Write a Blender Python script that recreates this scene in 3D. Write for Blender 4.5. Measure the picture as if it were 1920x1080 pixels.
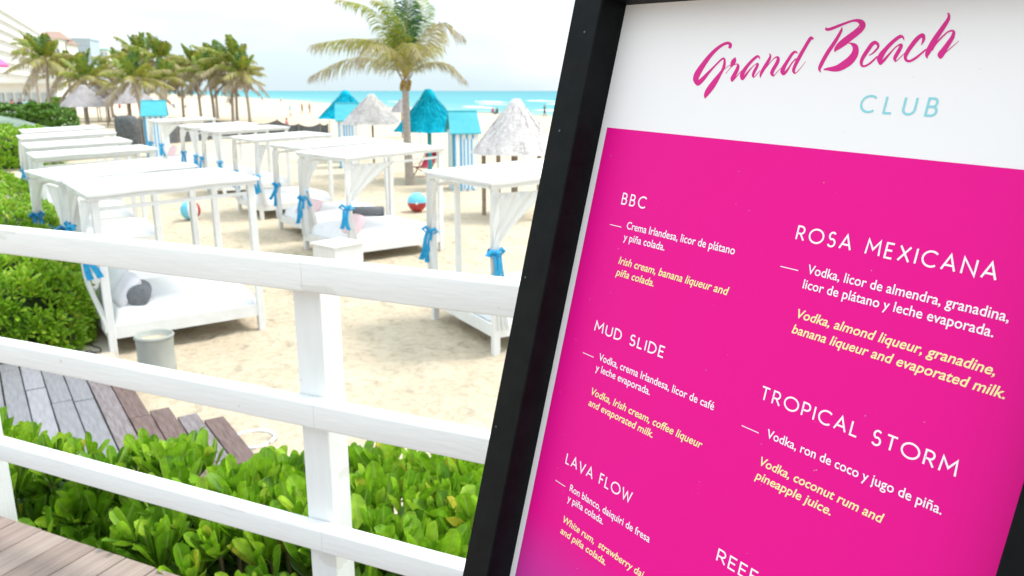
import bpy, bmesh, math, random
import numpy as np
from mathutils import Vector, Matrix, noise
R = math.radians
scene = bpy.context.scene
for o in list(bpy.data.objects): bpy.data.objects.remove(o)
col = scene.collection

# ------------------------------------------------------------------ camera
CAMZ = 3.4
FPX = 1480.0                        # focal length in pixels of a 1920 px wide picture
PITCH = math.atan(370 / FPX)
cam_d = bpy.data.cameras.new('camera')
cam = bpy.data.objects.new('camera', cam_d); col.objects.link(cam)
cam.location = (0, 0, CAMZ)
cam.rotation_euler = (math.pi / 2 - PITCH, 0, 0)
cam_d.sensor_width = 36; cam_d.lens = 36 * FPX / 1920
cam_d.clip_start = 0.05; cam_d.clip_end = 20000
cam_d.dof.use_dof = True; cam_d.dof.focus_distance = 0.98
cam_d.dof.aperture_fstop = 10
scene.camera = cam

# ------------------------------------------------------------------ light
SUN_EL, SUN_AZ = 58, 68             # azimuth clockwise from +Y, so the sun stands to the right, a little beyond
world = bpy.data.worlds.new('World'); scene.world = world; world.use_nodes = True
nt = world.node_tree; nt.nodes.clear()
wo = nt.nodes.new('ShaderNodeOutputWorld'); bg = nt.nodes.new('ShaderNodeBackground')
sky = nt.nodes.new('ShaderNodeTexSky'); sky.sky_type = 'NISHITA'; sky.sun_disc = False
sky.sun_elevation = R(SUN_EL); sky.sun_rotation = R(SUN_AZ); sky.dust_density = 2.0; sky.air_density = 1.0
tc = nt.nodes.new('ShaderNodeTexCoord'); mp = nt.nodes.new('ShaderNodeMapping'); mp.inputs['Scale'].default_value = (1.2, 1.2, 4.5)
mp.inputs['Location'].default_value = (0.35, 0.1, 0.2)
ns = nt.nodes.new('ShaderNodeTexNoise'); ns.inputs['Scale'].default_value = 1.7; ns.inputs['Detail'].default_value = 5; ns.inputs['Roughness'].default_value = .5
rp = nt.nodes.new('ShaderNodeValToRGB'); rp.color_ramp.elements[0].position = .44; rp.color_ramp.elements[1].position = .66
rp.color_ramp.elements[0].color = (4.75, 5.7, 6.1, 1); rp.color_ramp.elements[1].color = (6.9, 7.05, 7.05, 1)
mx = nt.nodes.new('ShaderNodeMix'); mx.data_type = 'RGBA'
mx.inputs[0].default_value = .86
nt.links.new(tc.outputs['Generated'], mp.inputs[0]); nt.links.new(mp.outputs[0], ns.inputs['Vector'])
nt.links.new(ns.outputs['Fac'], rp.inputs[0]); nt.links.new(rp.outputs[0], mx.inputs[7])
nt.links.new(sky.outputs[0], mx.inputs[6]); # an overcast sky is dimmer at the horizon than overhead
sz = nt.nodes.new('ShaderNodeSeparateXYZ'); gm = nt.nodes.new('ShaderNodeMapRange'); gm.inputs['To Min'].default_value = .82; gm.inputs['To Max'].default_value = 1.8
vm = nt.nodes.new('ShaderNodeVectorMath'); vm.operation = 'SCALE'
nt.links.new(tc.outputs['Generated'], sz.inputs[0]); nt.links.new(sz.outputs[2], gm.inputs[0]); nt.links.new(gm.outputs[0], vm.inputs['Scale'])
nt.links.new(mx.outputs[2], vm.inputs[0]); nt.links.new(vm.outputs[0], bg.inputs[0]); nt.links.new(bg.outputs[0], wo.inputs[0])
bg.inputs[1].default_value = 0.09
sl = bpy.data.lights.new('sun', 'SUN'); sl.energy = 1.4; sl.angle = R(18); sl.color = (1, .94, .86)
so = bpy.data.objects.new('sun', sl); col.objects.link(so)
sd = Vector((math.sin(R(SUN_AZ)) * math.cos(R(SUN_EL)), math.cos(R(SUN_AZ)) * math.cos(R(SUN_EL)), math.sin(R(SUN_EL))))
so.rotation_euler = sd.to_track_quat('Z', 'Y').to_euler(); so.location = (0, 0, 30)
scene.view_settings.view_transform = 'Standard'; scene.view_settings.look = 'None'
scene.view_settings.gamma = 1; scene.view_settings.use_curve_mapping = False
scene.view_settings.exposure = 1.28

# ------------------------------------------------------------------ helpers
cpt, spt = math.cos(PITCH), math.sin(PITCH)
CAM = Vector((0, 0, CAMZ))
def ray(x, y):
    v = (y - 540) / FPX
    return Vector(((x - 960) / FPX, cpt - v * spt, -(v * cpt + spt)))
def G(x, y, z=0.0):
    r = ray(x, y); return CAM + r * ((z - CAMZ) / r.z)
def D(x, y, dist):
    r = ray(x, y); return CAM + r * (dist / r.y)

def setp(o, label=None, cat=None, group=None, kind=None):
    if label: o['label'] = label
    if cat: o['category'] = cat
    if group: o['group'] = group
    if kind: o['kind'] = kind
    return o
def thing(name, label, cat, loc=(0, 0, 0), rz=0, group=None):
    o = bpy.data.objects.new(name, None); col.objects.link(o); o.empty_display_size = .1
    o.location = loc; o.rotation_euler = (0, 0, rz)
    return setp(o, label, cat, group)

class MB:
    """collects simple shapes, links them as one mesh object"""
    def __init__(s): s.v = []; s.f = []; s.mi = []; s.tint = None
    def add(s, vs, fs, mi=0):
        b = len(s.v); s.v += [tuple(v) for v in vs]; s.f += [tuple(i + b for i in f) for f in fs]; s.mi += [mi] * len(fs); return s
    def box(s, c, sz, M=None, mi=0):
        x, y, z = sz[0] / 2, sz[1] / 2, sz[2] / 2
        vs = [Vector((i * x, j * y, k * z)) for k in (-1, 1) for j in (-1, 1) for i in (-1, 1)]
        if M is not None: vs = [M @ v for v in vs]
        c = Vector(c); vs = [v + c for v in vs]
        return s.add(vs, [(0, 2, 3, 1), (4, 5, 7, 6), (0, 1, 5, 4), (2, 6, 7, 3), (0, 4, 6, 2), (1, 3, 7, 5)], mi)
    def bar(s, a, b, w, h=None, up=Vector((0, 0, 1)), mi=0):
        a = Vector(a); b = Vector(b); d = b - a; L = d.length; d.normalize(); h = h or w
        if abs(d.dot(up)) > .98: up = Vector((0, 1, 0)) if abs(d.y) < .9 else Vector((1, 0, 0))
        x = d.cross(up).normalized(); z = x.cross(d).normalized()
        M = Matrix((x, d, z)).transposed()
        return s.box((a + b) / 2, (w, L, h), M, mi)
    def tube(s, pts, rads, n=8, cap=True, mi=0):
        pts = [Vector(p) for p in pts]; vs = []; fs = []
        for i, p in enumerate(pts):
            d = (pts[min(i + 1, len(pts) - 1)] - pts[max(i - 1, 0)]).normalized()
            x = d.cross(Vector((0.03, 1, 0.02))).normalized() if abs(d.y) < .95 else d.cross(Vector((1, 0, 0))).normalized()
            y = d.cross(x).normalized(); r = rads[i] if hasattr(rads, '__len__') else rads
            for k in range(n):
                a = 2 * math.pi * k / n; vs.append(p + x * math.cos(a) * r + y * math.sin(a) * r)
        for i in range(len(pts) - 1):
            for k in range(n):
                k2 = (k + 1) % n; fs.append((i * n + k, i * n + k2, (i + 1) * n + k2, (i + 1) * n + k))
        if cap: fs += [tuple(range(n))[::-1], tuple((len(pts) - 1) * n + k for k in range(n))]
        return s.add(vs, fs, mi)
    def lathe(s, prof, c=(0, 0, 0), n=24, mi=0):
        vs = []; fs = []; c = Vector(c)
        for r, z in prof:
            for k in range(n):
                a = 2 * math.pi * k / n; vs.append(c + Vector((r * math.cos(a), r * math.sin(a), z)))
        for i in range(len(prof) - 1):
            for k in range(n):
                k2 = (k + 1) % n; fs.append((i * n + k, i * n + k2, (i + 1) * n + k2, (i + 1) * n + k))
        return s.add(vs, fs, mi)
    def grid(s, P, mi=0):
        n = len(P); m = len(P[0]); vs = [q for row in P for q in row]
        return s.add(vs, [(i * m + j, i * m + j + 1, (i + 1) * m + j + 1, (i + 1) * m + j) for i in range(n - 1) for j in range(m - 1)], mi)
    def mesh(s, name, mats, smooth=False):
        me = bpy.data.meshes.new(name); me.from_pydata(s.v, [], s.f)
        for m in (mats if isinstance(mats, (list, tuple)) else [mats]): me.materials.append(m)
        if any(s.mi): me.polygons.foreach_set('material_index', s.mi)
        if smooth: me.polygons.foreach_set('use_smooth', [True] * len(s.f))
        me.update(); return me
    def build(s, name, mats, parent=None, smooth=False, bevel=0, seg=2, label=None):
        o = bpy.data.objects.new(name, s.mesh(name, mats, smooth)); col.objects.link(o)
        if parent: o.parent = parent; o.matrix_parent_inverse = Matrix()
        if bevel:
            b = o.modifiers.new('bevel', 'BEVEL'); b.width = bevel; b.segments = seg; b.limit_method = 'ANGLE'
        if label: o['label'] = label
        return o
def inst(name, me, parent, M):
    o = bpy.data.objects.new(name, me); col.objects.link(o)
    if parent: o.parent = parent
    o.matrix_local = M
    return o

def mat(name, c, rough=.6, c2=None, scale=8, stretch=(1, 1, 1), bump=0, bscale=None, spec=.4, detail=5, coords='Object', lo=.35, hi=.65, sheen=0, transl=0):
    m = bpy.data.materials.new(name); m.use_nodes = True; t = m.node_tree; b = t.nodes['Principled BSDF']
    b.inputs['Base Color'].default_value = (*c, 1); b.inputs['Roughness'].default_value = rough
    b.inputs['Specular IOR Level'].default_value = spec
    if c2 is not None or bump:
        tcn = t.nodes.new('ShaderNodeTexCoord'); mpn = t.nodes.new('ShaderNodeMapping'); mpn.inputs['Scale'].default_value = stretch
        t.links.new(tcn.outputs[coords], mpn.inputs[0])
    if c2 is not None:
        n = t.nodes.new('ShaderNodeTexNoise'); n.inputs['Scale'].default_value = scale; n.inputs['Detail'].default_value = detail
        r = t.nodes.new('ShaderNodeValToRGB'); r.color_ramp.elements[0].position = lo; r.color_ramp.elements[1].position = hi
        r.color_ramp.elements[0].color = (*c, 1); r.color_ramp.elements[1].color = (*c2, 1)
        t.links.new(mpn.outputs[0], n.inputs['Vector']); t.links.new(n.outputs['Fac'], r.inputs[0]); t.links.new(r.outputs[0], b.inputs['Base Color'])
    if bump:
        n2 = t.nodes.new('ShaderNodeTexNoise'); n2.inputs['Scale'].default_value = bscale or scale * 3; n2.inputs['Detail'].default_value = 6
        bn = t.nodes.new('ShaderNodeBump'); bn.inputs['Strength'].default_value = bump; bn.inputs['Distance'].default_value = .01
        t.links.new(mpn.outputs[0], n2.inputs['Vector']); t.links.new(n2.outputs['Fac'], bn.inputs['Height']); t.links.new(bn.outputs[0], b.inputs['Normal'])
    if transl:
        tr = t.nodes.new('ShaderNodeBsdfTranslucent'); ms = t.nodes.new('ShaderNodeMixShader'); ms.inputs[0].default_value = transl
        src = b.inputs['Base Color']
        if src.is_linked: t.links.new(src.links[0].from_socket, tr.inputs[0])
        else: tr.inputs[0].default_value = (*c, 1)
        t.links.new(b.outputs[0], ms.inputs[1]); t.links.new(tr.outputs[0], ms.inputs[2])
        t.links.new(ms.outputs[0], t.nodes['Material Output'].inputs[0])
    return m

def leafmat(name, stops, source, transl=.3, rough=.42, spec=.45, rib=False):
    """colour by a tint number: per object (Object Info random) or per vertex attribute"""
    m = bpy.data.materials.new(name); m.use_nodes = True; t = m.node_tree; b = t.nodes['Principled BSDF']
    r = t.nodes.new('ShaderNodeValToRGB')
    while len(r.color_ramp.elements) < len(stops): r.color_ramp.elements.new(.5)
    for e, (p, c) in zip(r.color_ramp.elements, stops): e.position = p; e.color = (*c, 1)
    if source == 'object':
        oi = t.nodes.new('ShaderNodeObjectInfo'); t.links.new(oi.outputs['Random'], r.inputs[0])
    else:
        at = t.nodes.new('ShaderNodeAttribute'); at.attribute_name = 'tint'; t.links.new(at.outputs['Fac'], r.inputs[0])
    if rib:
        ar = t.nodes.new('ShaderNodeAttribute'); ar.attribute_name = 'rib'; mr_ = t.nodes.new('ShaderNodeMapRange'); mr_.inputs['From Min'].default_value = .80; mr_.inputs['From Max'].default_value = .97; mr_.inputs['To Max'].default_value = .38
        mi_ = t.nodes.new('ShaderNodeMix'); mi_.data_type = 'RGBA'; mi_.inputs[7].default_value = (.50, .62, .16, 1)
        nn_ = t.nodes.new('ShaderNodeTexNoise'); nn_.inputs['Scale'].default_value = 34; nn_.inputs['Detail'].default_value = 4; gp_ = t.nodes.new('ShaderNodeNewGeometry'); t.links.new(gp_.outputs['Position'], nn_.inputs['Vector'])
        m2_ = t.nodes.new('ShaderNodeMapRange'); m2_.inputs['From Min'].default_value = .35; m2_.inputs['From Max'].default_value = .65; m2_.inputs['To Min'].default_value = .78; m2_.inputs['To Max'].default_value = 1.18; t.links.new(nn_.outputs['Fac'], m2_.inputs[0])
        sc_ = t.nodes.new('ShaderNodeVectorMath'); sc_.operation = 'SCALE'; t.links.new(r.outputs[0], sc_.inputs[0]); t.links.new(m2_.outputs[0], sc_.inputs['Scale'])
        t.links.new(ar.outputs['Fac'], mr_.inputs[0]); t.links.new(mr_.outputs[0], mi_.inputs[0]); t.links.new(sc_.outputs[0], mi_.inputs[6]); r = mi_
        class _O: pass
        q_ = _O(); q_.outputs = [mi_.outputs[2]]; r = q_
    t.links.new(r.outputs[0], b.inputs['Base Color']); b.inputs['Roughness'].default_value = rough; b.inputs['Specular IOR Level'].default_value = spec
    tr = t.nodes.new('ShaderNodeBsdfTranslucent'); t.links.new(r.outputs[0], tr.inputs[0])
    ms = t.nodes.new('ShaderNodeMixShader'); ms.inputs[0].default_value = transl
    t.links.new(b.outputs[0], ms.inputs[1]); t.links.new(tr.outputs[0], ms.inputs[2]); t.links.new(ms.outputs[0], t.nodes['Material Output'].inputs[0])
    return m

M = {}
M['white'] = mat('white_paint', (.78, .78, .77), .5, (.72, .72, .71), 5, bump=.15, bscale=60)
M['far_white'] = mat('white_paint_far', (.8, .8, .79), .6)
M['canopy'] = mat('canopy_cloth', (.84, .84, .83), .8, (.79, .79, .78), 3, transl=.12)
M['mattress'] = mat('mattress_cover', (.80, .80, .815), .75, (.76, .76, .78), 4, bump=.9, bscale=5)
M['sheer'] = mat('sheer_cloth', (.82, .82, .81), .8, transl=.45)
M['ribbon'] = mat('blue_ribbon', (.0, .25, .56), .5, (.02, .38, .68), 12)
M['ribbon_dark'] = mat('blue_ribbon_dark', (.0, .19, .46), .5)
M['pillow'] = mat('pillow_cloth', (.78, .76, .80), .8, (.72, .70, .75), 6)
M['pink_pillow'] = mat('pink_pillow_cloth', (.80, .58, .62), .8)
M['grey_cloth'] = mat('grey_bolster_cloth', (.14, .15, .17), .7, (.19, .20, .22), 20)
M['sand'] = None
M['bark'] = mat('palm_bark', (.30, .25, .22), .85, (.42, .37, .33), 6, (1, 1, 6), .6, 10)
M['turq'] = mat('turquoise_thatch', (.0, .29, .42), .8, (.008, .38, .52), 5, bump=.5, bscale=30, spec=.05)
M['turq_roof'] = mat('turquoise_paint', (.05, .36, .44), .7, (.07, .40, .47), 3)
M['turq_pole'] = mat('turquoise_pole', (.03, .38, .45), .6)
M['stripe'] = mat('blue_stripe_paint', (.08, .40, .72), .5)
M['stripe_side'] = mat('pale_blue_paint', (.30, .50, .56), .5)
M['thatch_white'] = mat('bleached_thatch', (.47, .43, .42), .9, (.65, .62, .61), 9, (1, 1, 3), .9, 30)
M['thatch_grey'] = mat('grey_thatch', (.30, .28, .29), .9, (.40, .37, .37), 4, (1, 1, 3), .8, 20)
M['straw_dark'] = mat('thatch_underside', (.20, .15, .11), .9)
M['wood'] = mat('pole_wood', (.22, .17, .13), .8, (.32, .26, .2), 8, (1, 1, 5))
M['net'] = mat('shade_net', (.075, .08, .085), .9, (.13, .135, .14), 5, bump=.4, bscale=12)
M['net_green'] = mat('green_netting', (.13, .18, .145), .9, (.20, .26, .20), 1.2, bump=.5, bscale=6)
M['barrel'] = mat('grey_barrel_plastic', (.30, .32, .29), .5, (.36, .37, .34), 6, (1, 1, .3))
M['black'] = mat('black_frame_paint', (.0038, .0048, .0052), .5, (.0065, .0078, .0082), 30, bump=.06, bscale=260, spec=.08)
M['cable'] = mat('cable_rubber', (.03, .03, .03), .5)
M['red'] = mat('red_canvas', (.50, .02, .07), .7)
M['skin'] = mat('skin', (.42, .23, .15), .5)

def sandmat():
    m = bpy.data.materials.new('beach_sand'); m.use_nodes = True; t = m.node_tree; b = t.nodes['Principled BSDF']
    b.inputs['Roughness'].default_value = .95; b.inputs['Specular IOR Level'].default_value = .1
    g = t.nodes.new('ShaderNodeNewGeometry')
    n1 = t.nodes.new('ShaderNodeTexNoise'); n1.inputs['Scale'].default_value = .9; n1.inputs['Detail'].default_value = 8; n1.inputs['Roughness'].default_value = .65
    n2 = t.nodes.new('ShaderNodeTexNoise'); n2.inputs['Scale'].default_value = 9; n2.inputs['Detail'].default_value = 8; n2.inputs['Roughness'].default_value = .7
    n1.inputs['Distortion'].default_value = .6
    r1 = t.nodes.new('ShaderNodeValToRGB'); e = r1.color_ramp.elements
    e[0].position = .34; e[0].color = (.575, .48, .355, 1); e[1].position = .60; e[1].color = (.63, .54, .41, 1)
    r2 = t.nodes.new('ShaderNodeValToRGB'); e = r2.color_ramp.elements
    e[0].position = .36; e[0].color = (.74, .71, .67, 1); e[1].position = .52; e[1].color = (1, 1, 1, 1)
    mu = t.nodes.new('ShaderNodeMix'); mu.data_type = 'RGBA'; mu.blend_type = 'MULTIPLY'; mu.inputs[0].default_value = .75
    bn = t.nodes.new('ShaderNodeBump'); bn.inputs['Strength'].default_value = .9; bn.inputs['Distance'].default_value = .07
    for n in (n1, n2): t.links.new(g.outputs['Position'], n.inputs['Vector'])
    vo = t.nodes.new('ShaderNodeTexVoronoi'); vo.inputs['Scale'].default_value = 2.3; wv = t.nodes.new('ShaderNodeVectorMath'); wv.operation = 'MULTIPLY_ADD'; wv.inputs[1].default_value = (.35, .35, .35)
    t.links.new(n1.outputs['Color'], wv.inputs[0]); t.links.new(g.outputs['Position'], wv.inputs[2]); t.links.new(wv.outputs[0], vo.inputs['Vector'])
    md = t.nodes.new('ShaderNodeMapRange'); md.interpolation_type = 'SMOOTHSTEP'; md.inputs['From Min'].default_value = .12; md.inputs['From Max'].default_value = .38; md.inputs['To Max'].default_value = .9
    t.links.new(vo.outputs['Distance'], md.inputs[0])
    ah = t.nodes.new('ShaderNodeMath'); ah.operation = 'ADD'
    t.links.new(n1.outputs['Fac'], r1.inputs[0]); t.links.new(n2.outputs['Fac'], r2.inputs[0])
    t.links.new(r1.outputs[0], mu.inputs[6]); t.links.new(r2.outputs[0], mu.inputs[7]); t.links.new(mu.outputs[2], b.inputs['Base Color'])
    t.links.new(n2.outputs['Fac'], ah.inputs[0]); t.links.new(md.outputs[0], ah.inputs[1]); t.links.new(ah.outputs[0], bn.inputs['Height']); t.links.new(bn.outputs[0], b.inputs['Normal'])
    return m
M['sand'] = sandmat()
def seamat():
    m = bpy.data.materials.new('sea_water'); m.use_nodes = True; t = m.node_tree; b = t.nodes['Principled BSDF']
    b.inputs['Roughness'].default_value = .45; b.inputs['Specular IOR Level'].default_value = .06
    at = t.nodes.new('ShaderNodeAttribute'); at.attribute_name = 'depth'
    r = t.nodes.new('ShaderNodeValToRGB'); cr = r.color_ramp
    st = [(0, (.26, .37, .34)), (.12, (.13, .34, .34)), (.3, (.07, .30, .33)), (.6, (.05, .255, .30)), (1, (.045, .20, .25))]
    while len(cr.elements) < len(st): cr.elements.new(.5)
    for e, (p, c) in zip(cr.elements, st): e.position = p; e.color = (*c, 1)
    g = t.nodes.new('ShaderNodeNewGeometry'); mpn = t.nodes.new('ShaderNodeMapping'); mpn.inputs['Scale'].default_value = (.012, .06, .05); mpn.inputs['Rotation'].default_value = (0, 0, R(-30))
    n = t.nodes.new('ShaderNodeTexNoise'); n.inputs['Scale'].default_value = 1; n.inputs['Detail'].default_value = 7
    ad = t.nodes.new('ShaderNodeMath'); ad.operation = 'MULTIPLY_ADD'; ad.inputs[1].default_value = .4; ad.use_clamp = True
    t.links.new(g.outputs['Position'], mpn.inputs[0]); t.links.new(mpn.outputs[0], n.inputs['Vector'])
    sb = t.nodes.new('ShaderNodeMath'); sb.operation = 'SUBTRACT'; sb.inputs[1].default_value = .5
    t.links.new(n.outputs['Fac'], sb.inputs[0]); t.links.new(sb.outputs[0], ad.inputs[0]); t.links.new(at.outputs['Fac'], ad.inputs[2])
    t.links.new(ad.outputs[0], r.inputs[0]); t.links.new(r.outputs[0], b.inputs['Base Color'])
    bn = t.nodes.new('ShaderNodeBump'); bn.inputs['Strength'].default_value = .3; bn.inputs['Distance'].default_value = .5
    t.links.new(n.outputs['Fac'], bn.inputs['Height']); t.links.new(bn.outputs[0], b.inputs['Normal'])
    return m
M['sea'] = seamat()

# ------------------------------------------------------------------ ground and sea
def build_sand():
    ys = []; y = 2.6
    while y < 420: ys.append(y); y *= 1.0105
    ys += [600, 1200, 3000, 9000]
    nx = 230; P = []
    for y in ys:
        row = []; w = 1.05 * y + 3.0
        for i in range(nx):
            x = (i / (nx - 1) * 2 - 1) * w; z = 0
            if y < 120:
                k = min(1, 14 / max(y, 1)) ** .5
                q = Vector((x * 1.0, y * 1.0, 0))
                z = .05 * k * noise.noise(q * .9) + .035 * k * noise.noise(q * 2.6 + Vector((3, 1, 0))) + .022 * k * noise.noise(q * 6.5)
                z -= .012
            else: z = -.03
            row.append((x, y, z))
        P.append(row)
    mb = MB().grid(P)
    o = mb.build('beach_sand', M['sand'], smooth=True); setp(o, 'pale trodden beach sand reaching to the sea', kind='structure')
    o2 = MB().grid([[(-9000, -9000, -.25), (9000, -9000, -.25)], [(-9000, 9000, -.25), (9000, 9000, -.25)]]).build('ground', M['sand'])
    setp(o2, 'sand beneath and around the deck', kind='structure')
build_sand()
SHORE = [(60, 62), (30, 90), (4.6, 114), (-8, 132), (-32, 185), (-66, 264), (-125, 395), (-330, 800), (-700, 1500), (-3600, 7000), (-5200, 10000)]
def build_sea():
    offs = [0, 4, 10, 20, 40, 80, 160, 400, 1200, 5000, 14000]; dep = [0, .05, .14, .2, .3, .38, .5, .65, .8, .95, 1]
    # resample the shoreline
    pts = []
    for a, b in zip(SHORE[:-1], SHORE[1:]):
        for k in range(8): pts.append((a[0] + (b[0] - a[0]) * k / 8, a[1] + (b[1] - a[1]) * k / 8))
    pts.append(SHORE[-1])
    me_v = []; me_f = []; dv = []
    for (x, y) in pts:
        wob = 1.6 * noise.noise(Vector((x * .03, y * .03, 0))) * min(6, 1 + y / 120)
        for o_, d_ in zip(offs, dep):
            me_v.append((x + wob + o_ * .93, y + wob * .3 + o_ * .36, .03)); dv.append(d_)
    m = len(offs)
    for i in range(len(pts) - 1):
        for j in range(m - 1): me_f.append((i * m + j, i * m + j + 1, (i + 1) * m + j + 1, (i + 1) * m + j))
    me = bpy.data.meshes.new('sea'); me.from_pydata(me_v, [], me_f); me.materials.append(M['sea'])
    a = me.attributes.new('depth', 'FLOAT', 'POINT'); a.data.foreach_set('value', dv); me.update()
    o = bpy.data.objects.new('sea', me); col.objects.link(o); setp(o, 'turquoise sea paler towards the shore', kind='structure')
    rnd = random.Random(4); mb = MB()
    foam = mat('sea_foam', (.82, .84, .84), .8, (.7, .8, .8), .4)
    for k in range(80):
        t = rnd.random() ** 1.6 * (len(SHORE) - 6) ; i = int(t); f = t - i
        x = SHORE[i][0] * (1 - f) + SHORE[i + 1][0] * f; y = SHORE[i][1] * (1 - f) + SHORE[i + 1][1] * f
        off = rnd.choice([.5, 2, 14, 22, 34, 48, 70]) + rnd.uniform(-2, 3); x += off * .93; y += off * .36
        dx, dy = SHORE[i + 1][0] - SHORE[i][0], SHORE[i + 1][1] - SHORE[i][1]; L = math.hypot(dx, dy); dx /= L; dy /= L
        ln = rnd.uniform(8, 30); w = rnd.uniform(.6, 1.6); h = rnd.uniform(.1, .45) if off > 8 else .07; n = 14; rows = []
        for j in range(n + 1):
            u = j / n; e = math.sin(math.pi * u) ** .6; jx = noise.noise(Vector((k, u * 4, 0))) * 2.0
            cx = x + dx * (u - .5) * ln + jx * .9; cy = y + dy * (u - .5) * ln + jx * .3
            hh = .04 + h * e * (0.7 + .5 * noise.noise(Vector((u * 9, k, 3)))); ww = w * e + .05
            rows.append([(cx - ww, cy - ww * .3, .035), (cx - ww * .5, cy, hh * .8), (cx, cy, hh), (cx + ww, cy + ww * .4, .035)])
        mb.grid(rows)
    setp(mb.build('surf', foam, smooth=True), 'white breakers and foam along the shoreline', kind='stuff')
build_sea()

# ------------------------------------------------------------------ far buildings
def building(name, label, x0, x1, ytop, dist, cmat, roofmat=None, rows=6, cols=5, roofh=0, group=None, depth=18, win=None):
    a = D(x0, ytop, dist); b = D(x1, ytop, dist); W = b.x - a.x; H = a.z
    t = thing(name, label, 'building', ((a.x + b.x) / 2, dist, 0), R(12), group)
    MB().box((0, depth / 2, H / 2), (W, depth, H)).build('wall', cmat, t)
    wm = win or M_win
    cw = W / cols; rh = H / rows
    for i in range(rows):
        for j in range(cols):
            x = -W / 2 + cw * (j + .5); z = rh * (i + .5)
            w = MB(); w.box((x, -.08, z), (cw * .55, .1, rh * .5)); wo_ = w.build('window', wm, t)
            s = MB(); s.box((x, -.25, z - rh * .3), (cw * .7, .6, rh * .08)); s.build('balcony_ledge', cmat, t)
    if roofh:
        m = MB(); hw = W / 2 + 1; d = depth
        m.add([(-hw, -1, H), (hw, -1, H), (hw, d + 1, H), (-hw, d + 1, H), (-hw * .55, d / 2, H + roofh), (hw * .55, d / 2, H + roofh)],
              [(0, 1, 5, 4), (1, 2, 5), (2, 3, 4, 5), (3, 0, 4), (0, 3, 2, 1)]); m.build('roof', roofmat, t)
    else:
        MB().box((0, depth / 2, H + .4), (W + .8, depth + .8, .8)).build('roof', roofmat or cmat, t)
    return t
M_win = mat('dark_window', (.16, .2, .24), .3)
M_win_pale = mat('pale_window', (.42, .46, .48), .4)
M['cream'] = mat('cream_render', (.74, .72, .64), .8); M['redroof'] = mat('red_tile_roof', (.36, .24, .19), .8); M['bluegrey'] = mat('blue_grey_render', (.45, .52, .58), .8)
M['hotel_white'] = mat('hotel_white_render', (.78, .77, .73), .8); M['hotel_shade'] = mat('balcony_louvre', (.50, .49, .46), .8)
building('hotel_building', 'distant cream hotel with red tiled roof above the palm crowns', 70, 108, 72, 420, M['cream'], M['redroof'], 7, 5, 4)
building('hotel_building', 'small distant orange-roofed block just right of the red-tiled hotel', 108, 124, 82, 430, M['cream'], M['redroof'], 6, 3, 3)
building('hotel_building', 'distant blue-grey slab hotel with flat roof behind the palms', 122, 166, 74, 460, M['bluegrey'], None, 8, 7, 0, win=M_win_pale)
building('hotel_building', 'lowest distant cream block with pale green flat roof among the palms', 168, 200, 94, 480, M['cream'], mat('green_roof', (.35, .6, .5), .7), 5, 5, 0, win=M_win_pale)

def pyramid_hotel():
    o = D(0, 120, 200); dx, dy = -math.sin(R(25)), math.cos(R(25))
    t = thing('terraced_hotel', 'big white stepped hotel with rows of slanting balconies at left edge', 'building', (o.x, 200, 0))
    def W(a, b, z): return Vector((dx * a + dy * b, dy * a - dx * b, z))       # a along the facade, b towards the sea
    ang = math.atan2(-dx, dy)
    nfl = 9; fh = 2.7; rot = Matrix.Rotation(math.atan2(dy, dx), 3, 'Z')
    ends = [76, 74, 70, 68, 76, 92, 108, 120, 126]
    for i in range(nfl):
        z = i * fh; a0, a1 = -60, ends[i] * .92; b = -i * .25
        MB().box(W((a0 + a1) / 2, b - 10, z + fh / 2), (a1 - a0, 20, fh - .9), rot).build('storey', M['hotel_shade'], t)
        MB().box(W((a0 + a1) / 2 + 1, b - 8.6, z + fh), (a1 - a0 + 2, 21, 1.0), rot).build('balcony_slab', M['hotel_white'], t)
        n = 40
        for k in range(n):
            a = a0 + (a1 - a0) * (k + .5) / n
            MB().box(W(a, b + .9, z + fh / 2), (.35, 1.6, fh - 1.0), rot).build('fin', M['hotel_white'], t)
pyramid_hotel()
# low white terrace building beneath it
t = thing('terrace_building', 'low white beach terrace building with arcade behind the dark hedge', 'building', (0, 0, 0))
a = D(-60, 150, 112); b = D(88, 150, 112)
MB().box(((a.x + b.x) / 2, 118, 2.2), (b.x - a.x, 8, 4.4)).build('wall', M['hotel_white'], t)
MB().box(((a.x + b.x) / 2, 117.4, 4.6), (b.x - a.x + 1, 9.4, .4)).build('roof', M['hotel_white'], t)
for k in range(9):
    x = a.x + (b.x - a.x) * (k + .5) / 9
    MB().box((x, 113.9, 2.0), (.7, .3, 2.2)).build('opening', M_win_pale, t)
t = thing('beach_parasol', 'pink parasol on the terrace at the far left edge', 'parasol', D(-8, 190, 72) * 1.0)
t.location.z = 0
c0 = D(2, 108, 72)
MB().lathe([(0, .75), (.5, .62), (1.0, .36), (1.45, -.1), (1.42, -.28), (1.3, -.1)], (0, 0, c0.z - .5), 8).build('canopy', mat('pink_canvas', (.62, .14, .36), .6), t)
MB().tube([(0, 0, 0), (0, 0, c0.z)], .04).build('pole', M['far_white'], t)

# ------------------------------------------------------------------ foliage
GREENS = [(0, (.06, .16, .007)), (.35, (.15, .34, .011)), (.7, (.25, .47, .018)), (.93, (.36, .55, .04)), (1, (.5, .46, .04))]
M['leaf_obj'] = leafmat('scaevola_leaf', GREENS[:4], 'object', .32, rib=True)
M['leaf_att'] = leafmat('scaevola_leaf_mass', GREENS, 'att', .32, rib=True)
M['leaf_dark'] = leafmat('dark_shrub_leaf', [(0, (.03, .09, .012)), (.6, (.08, .19, .02)), (1, (.18, .32, .04))], 'att', .2)
M['stem'] = mat('shrub_stem', (.16, .13, .07), .8)

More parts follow.
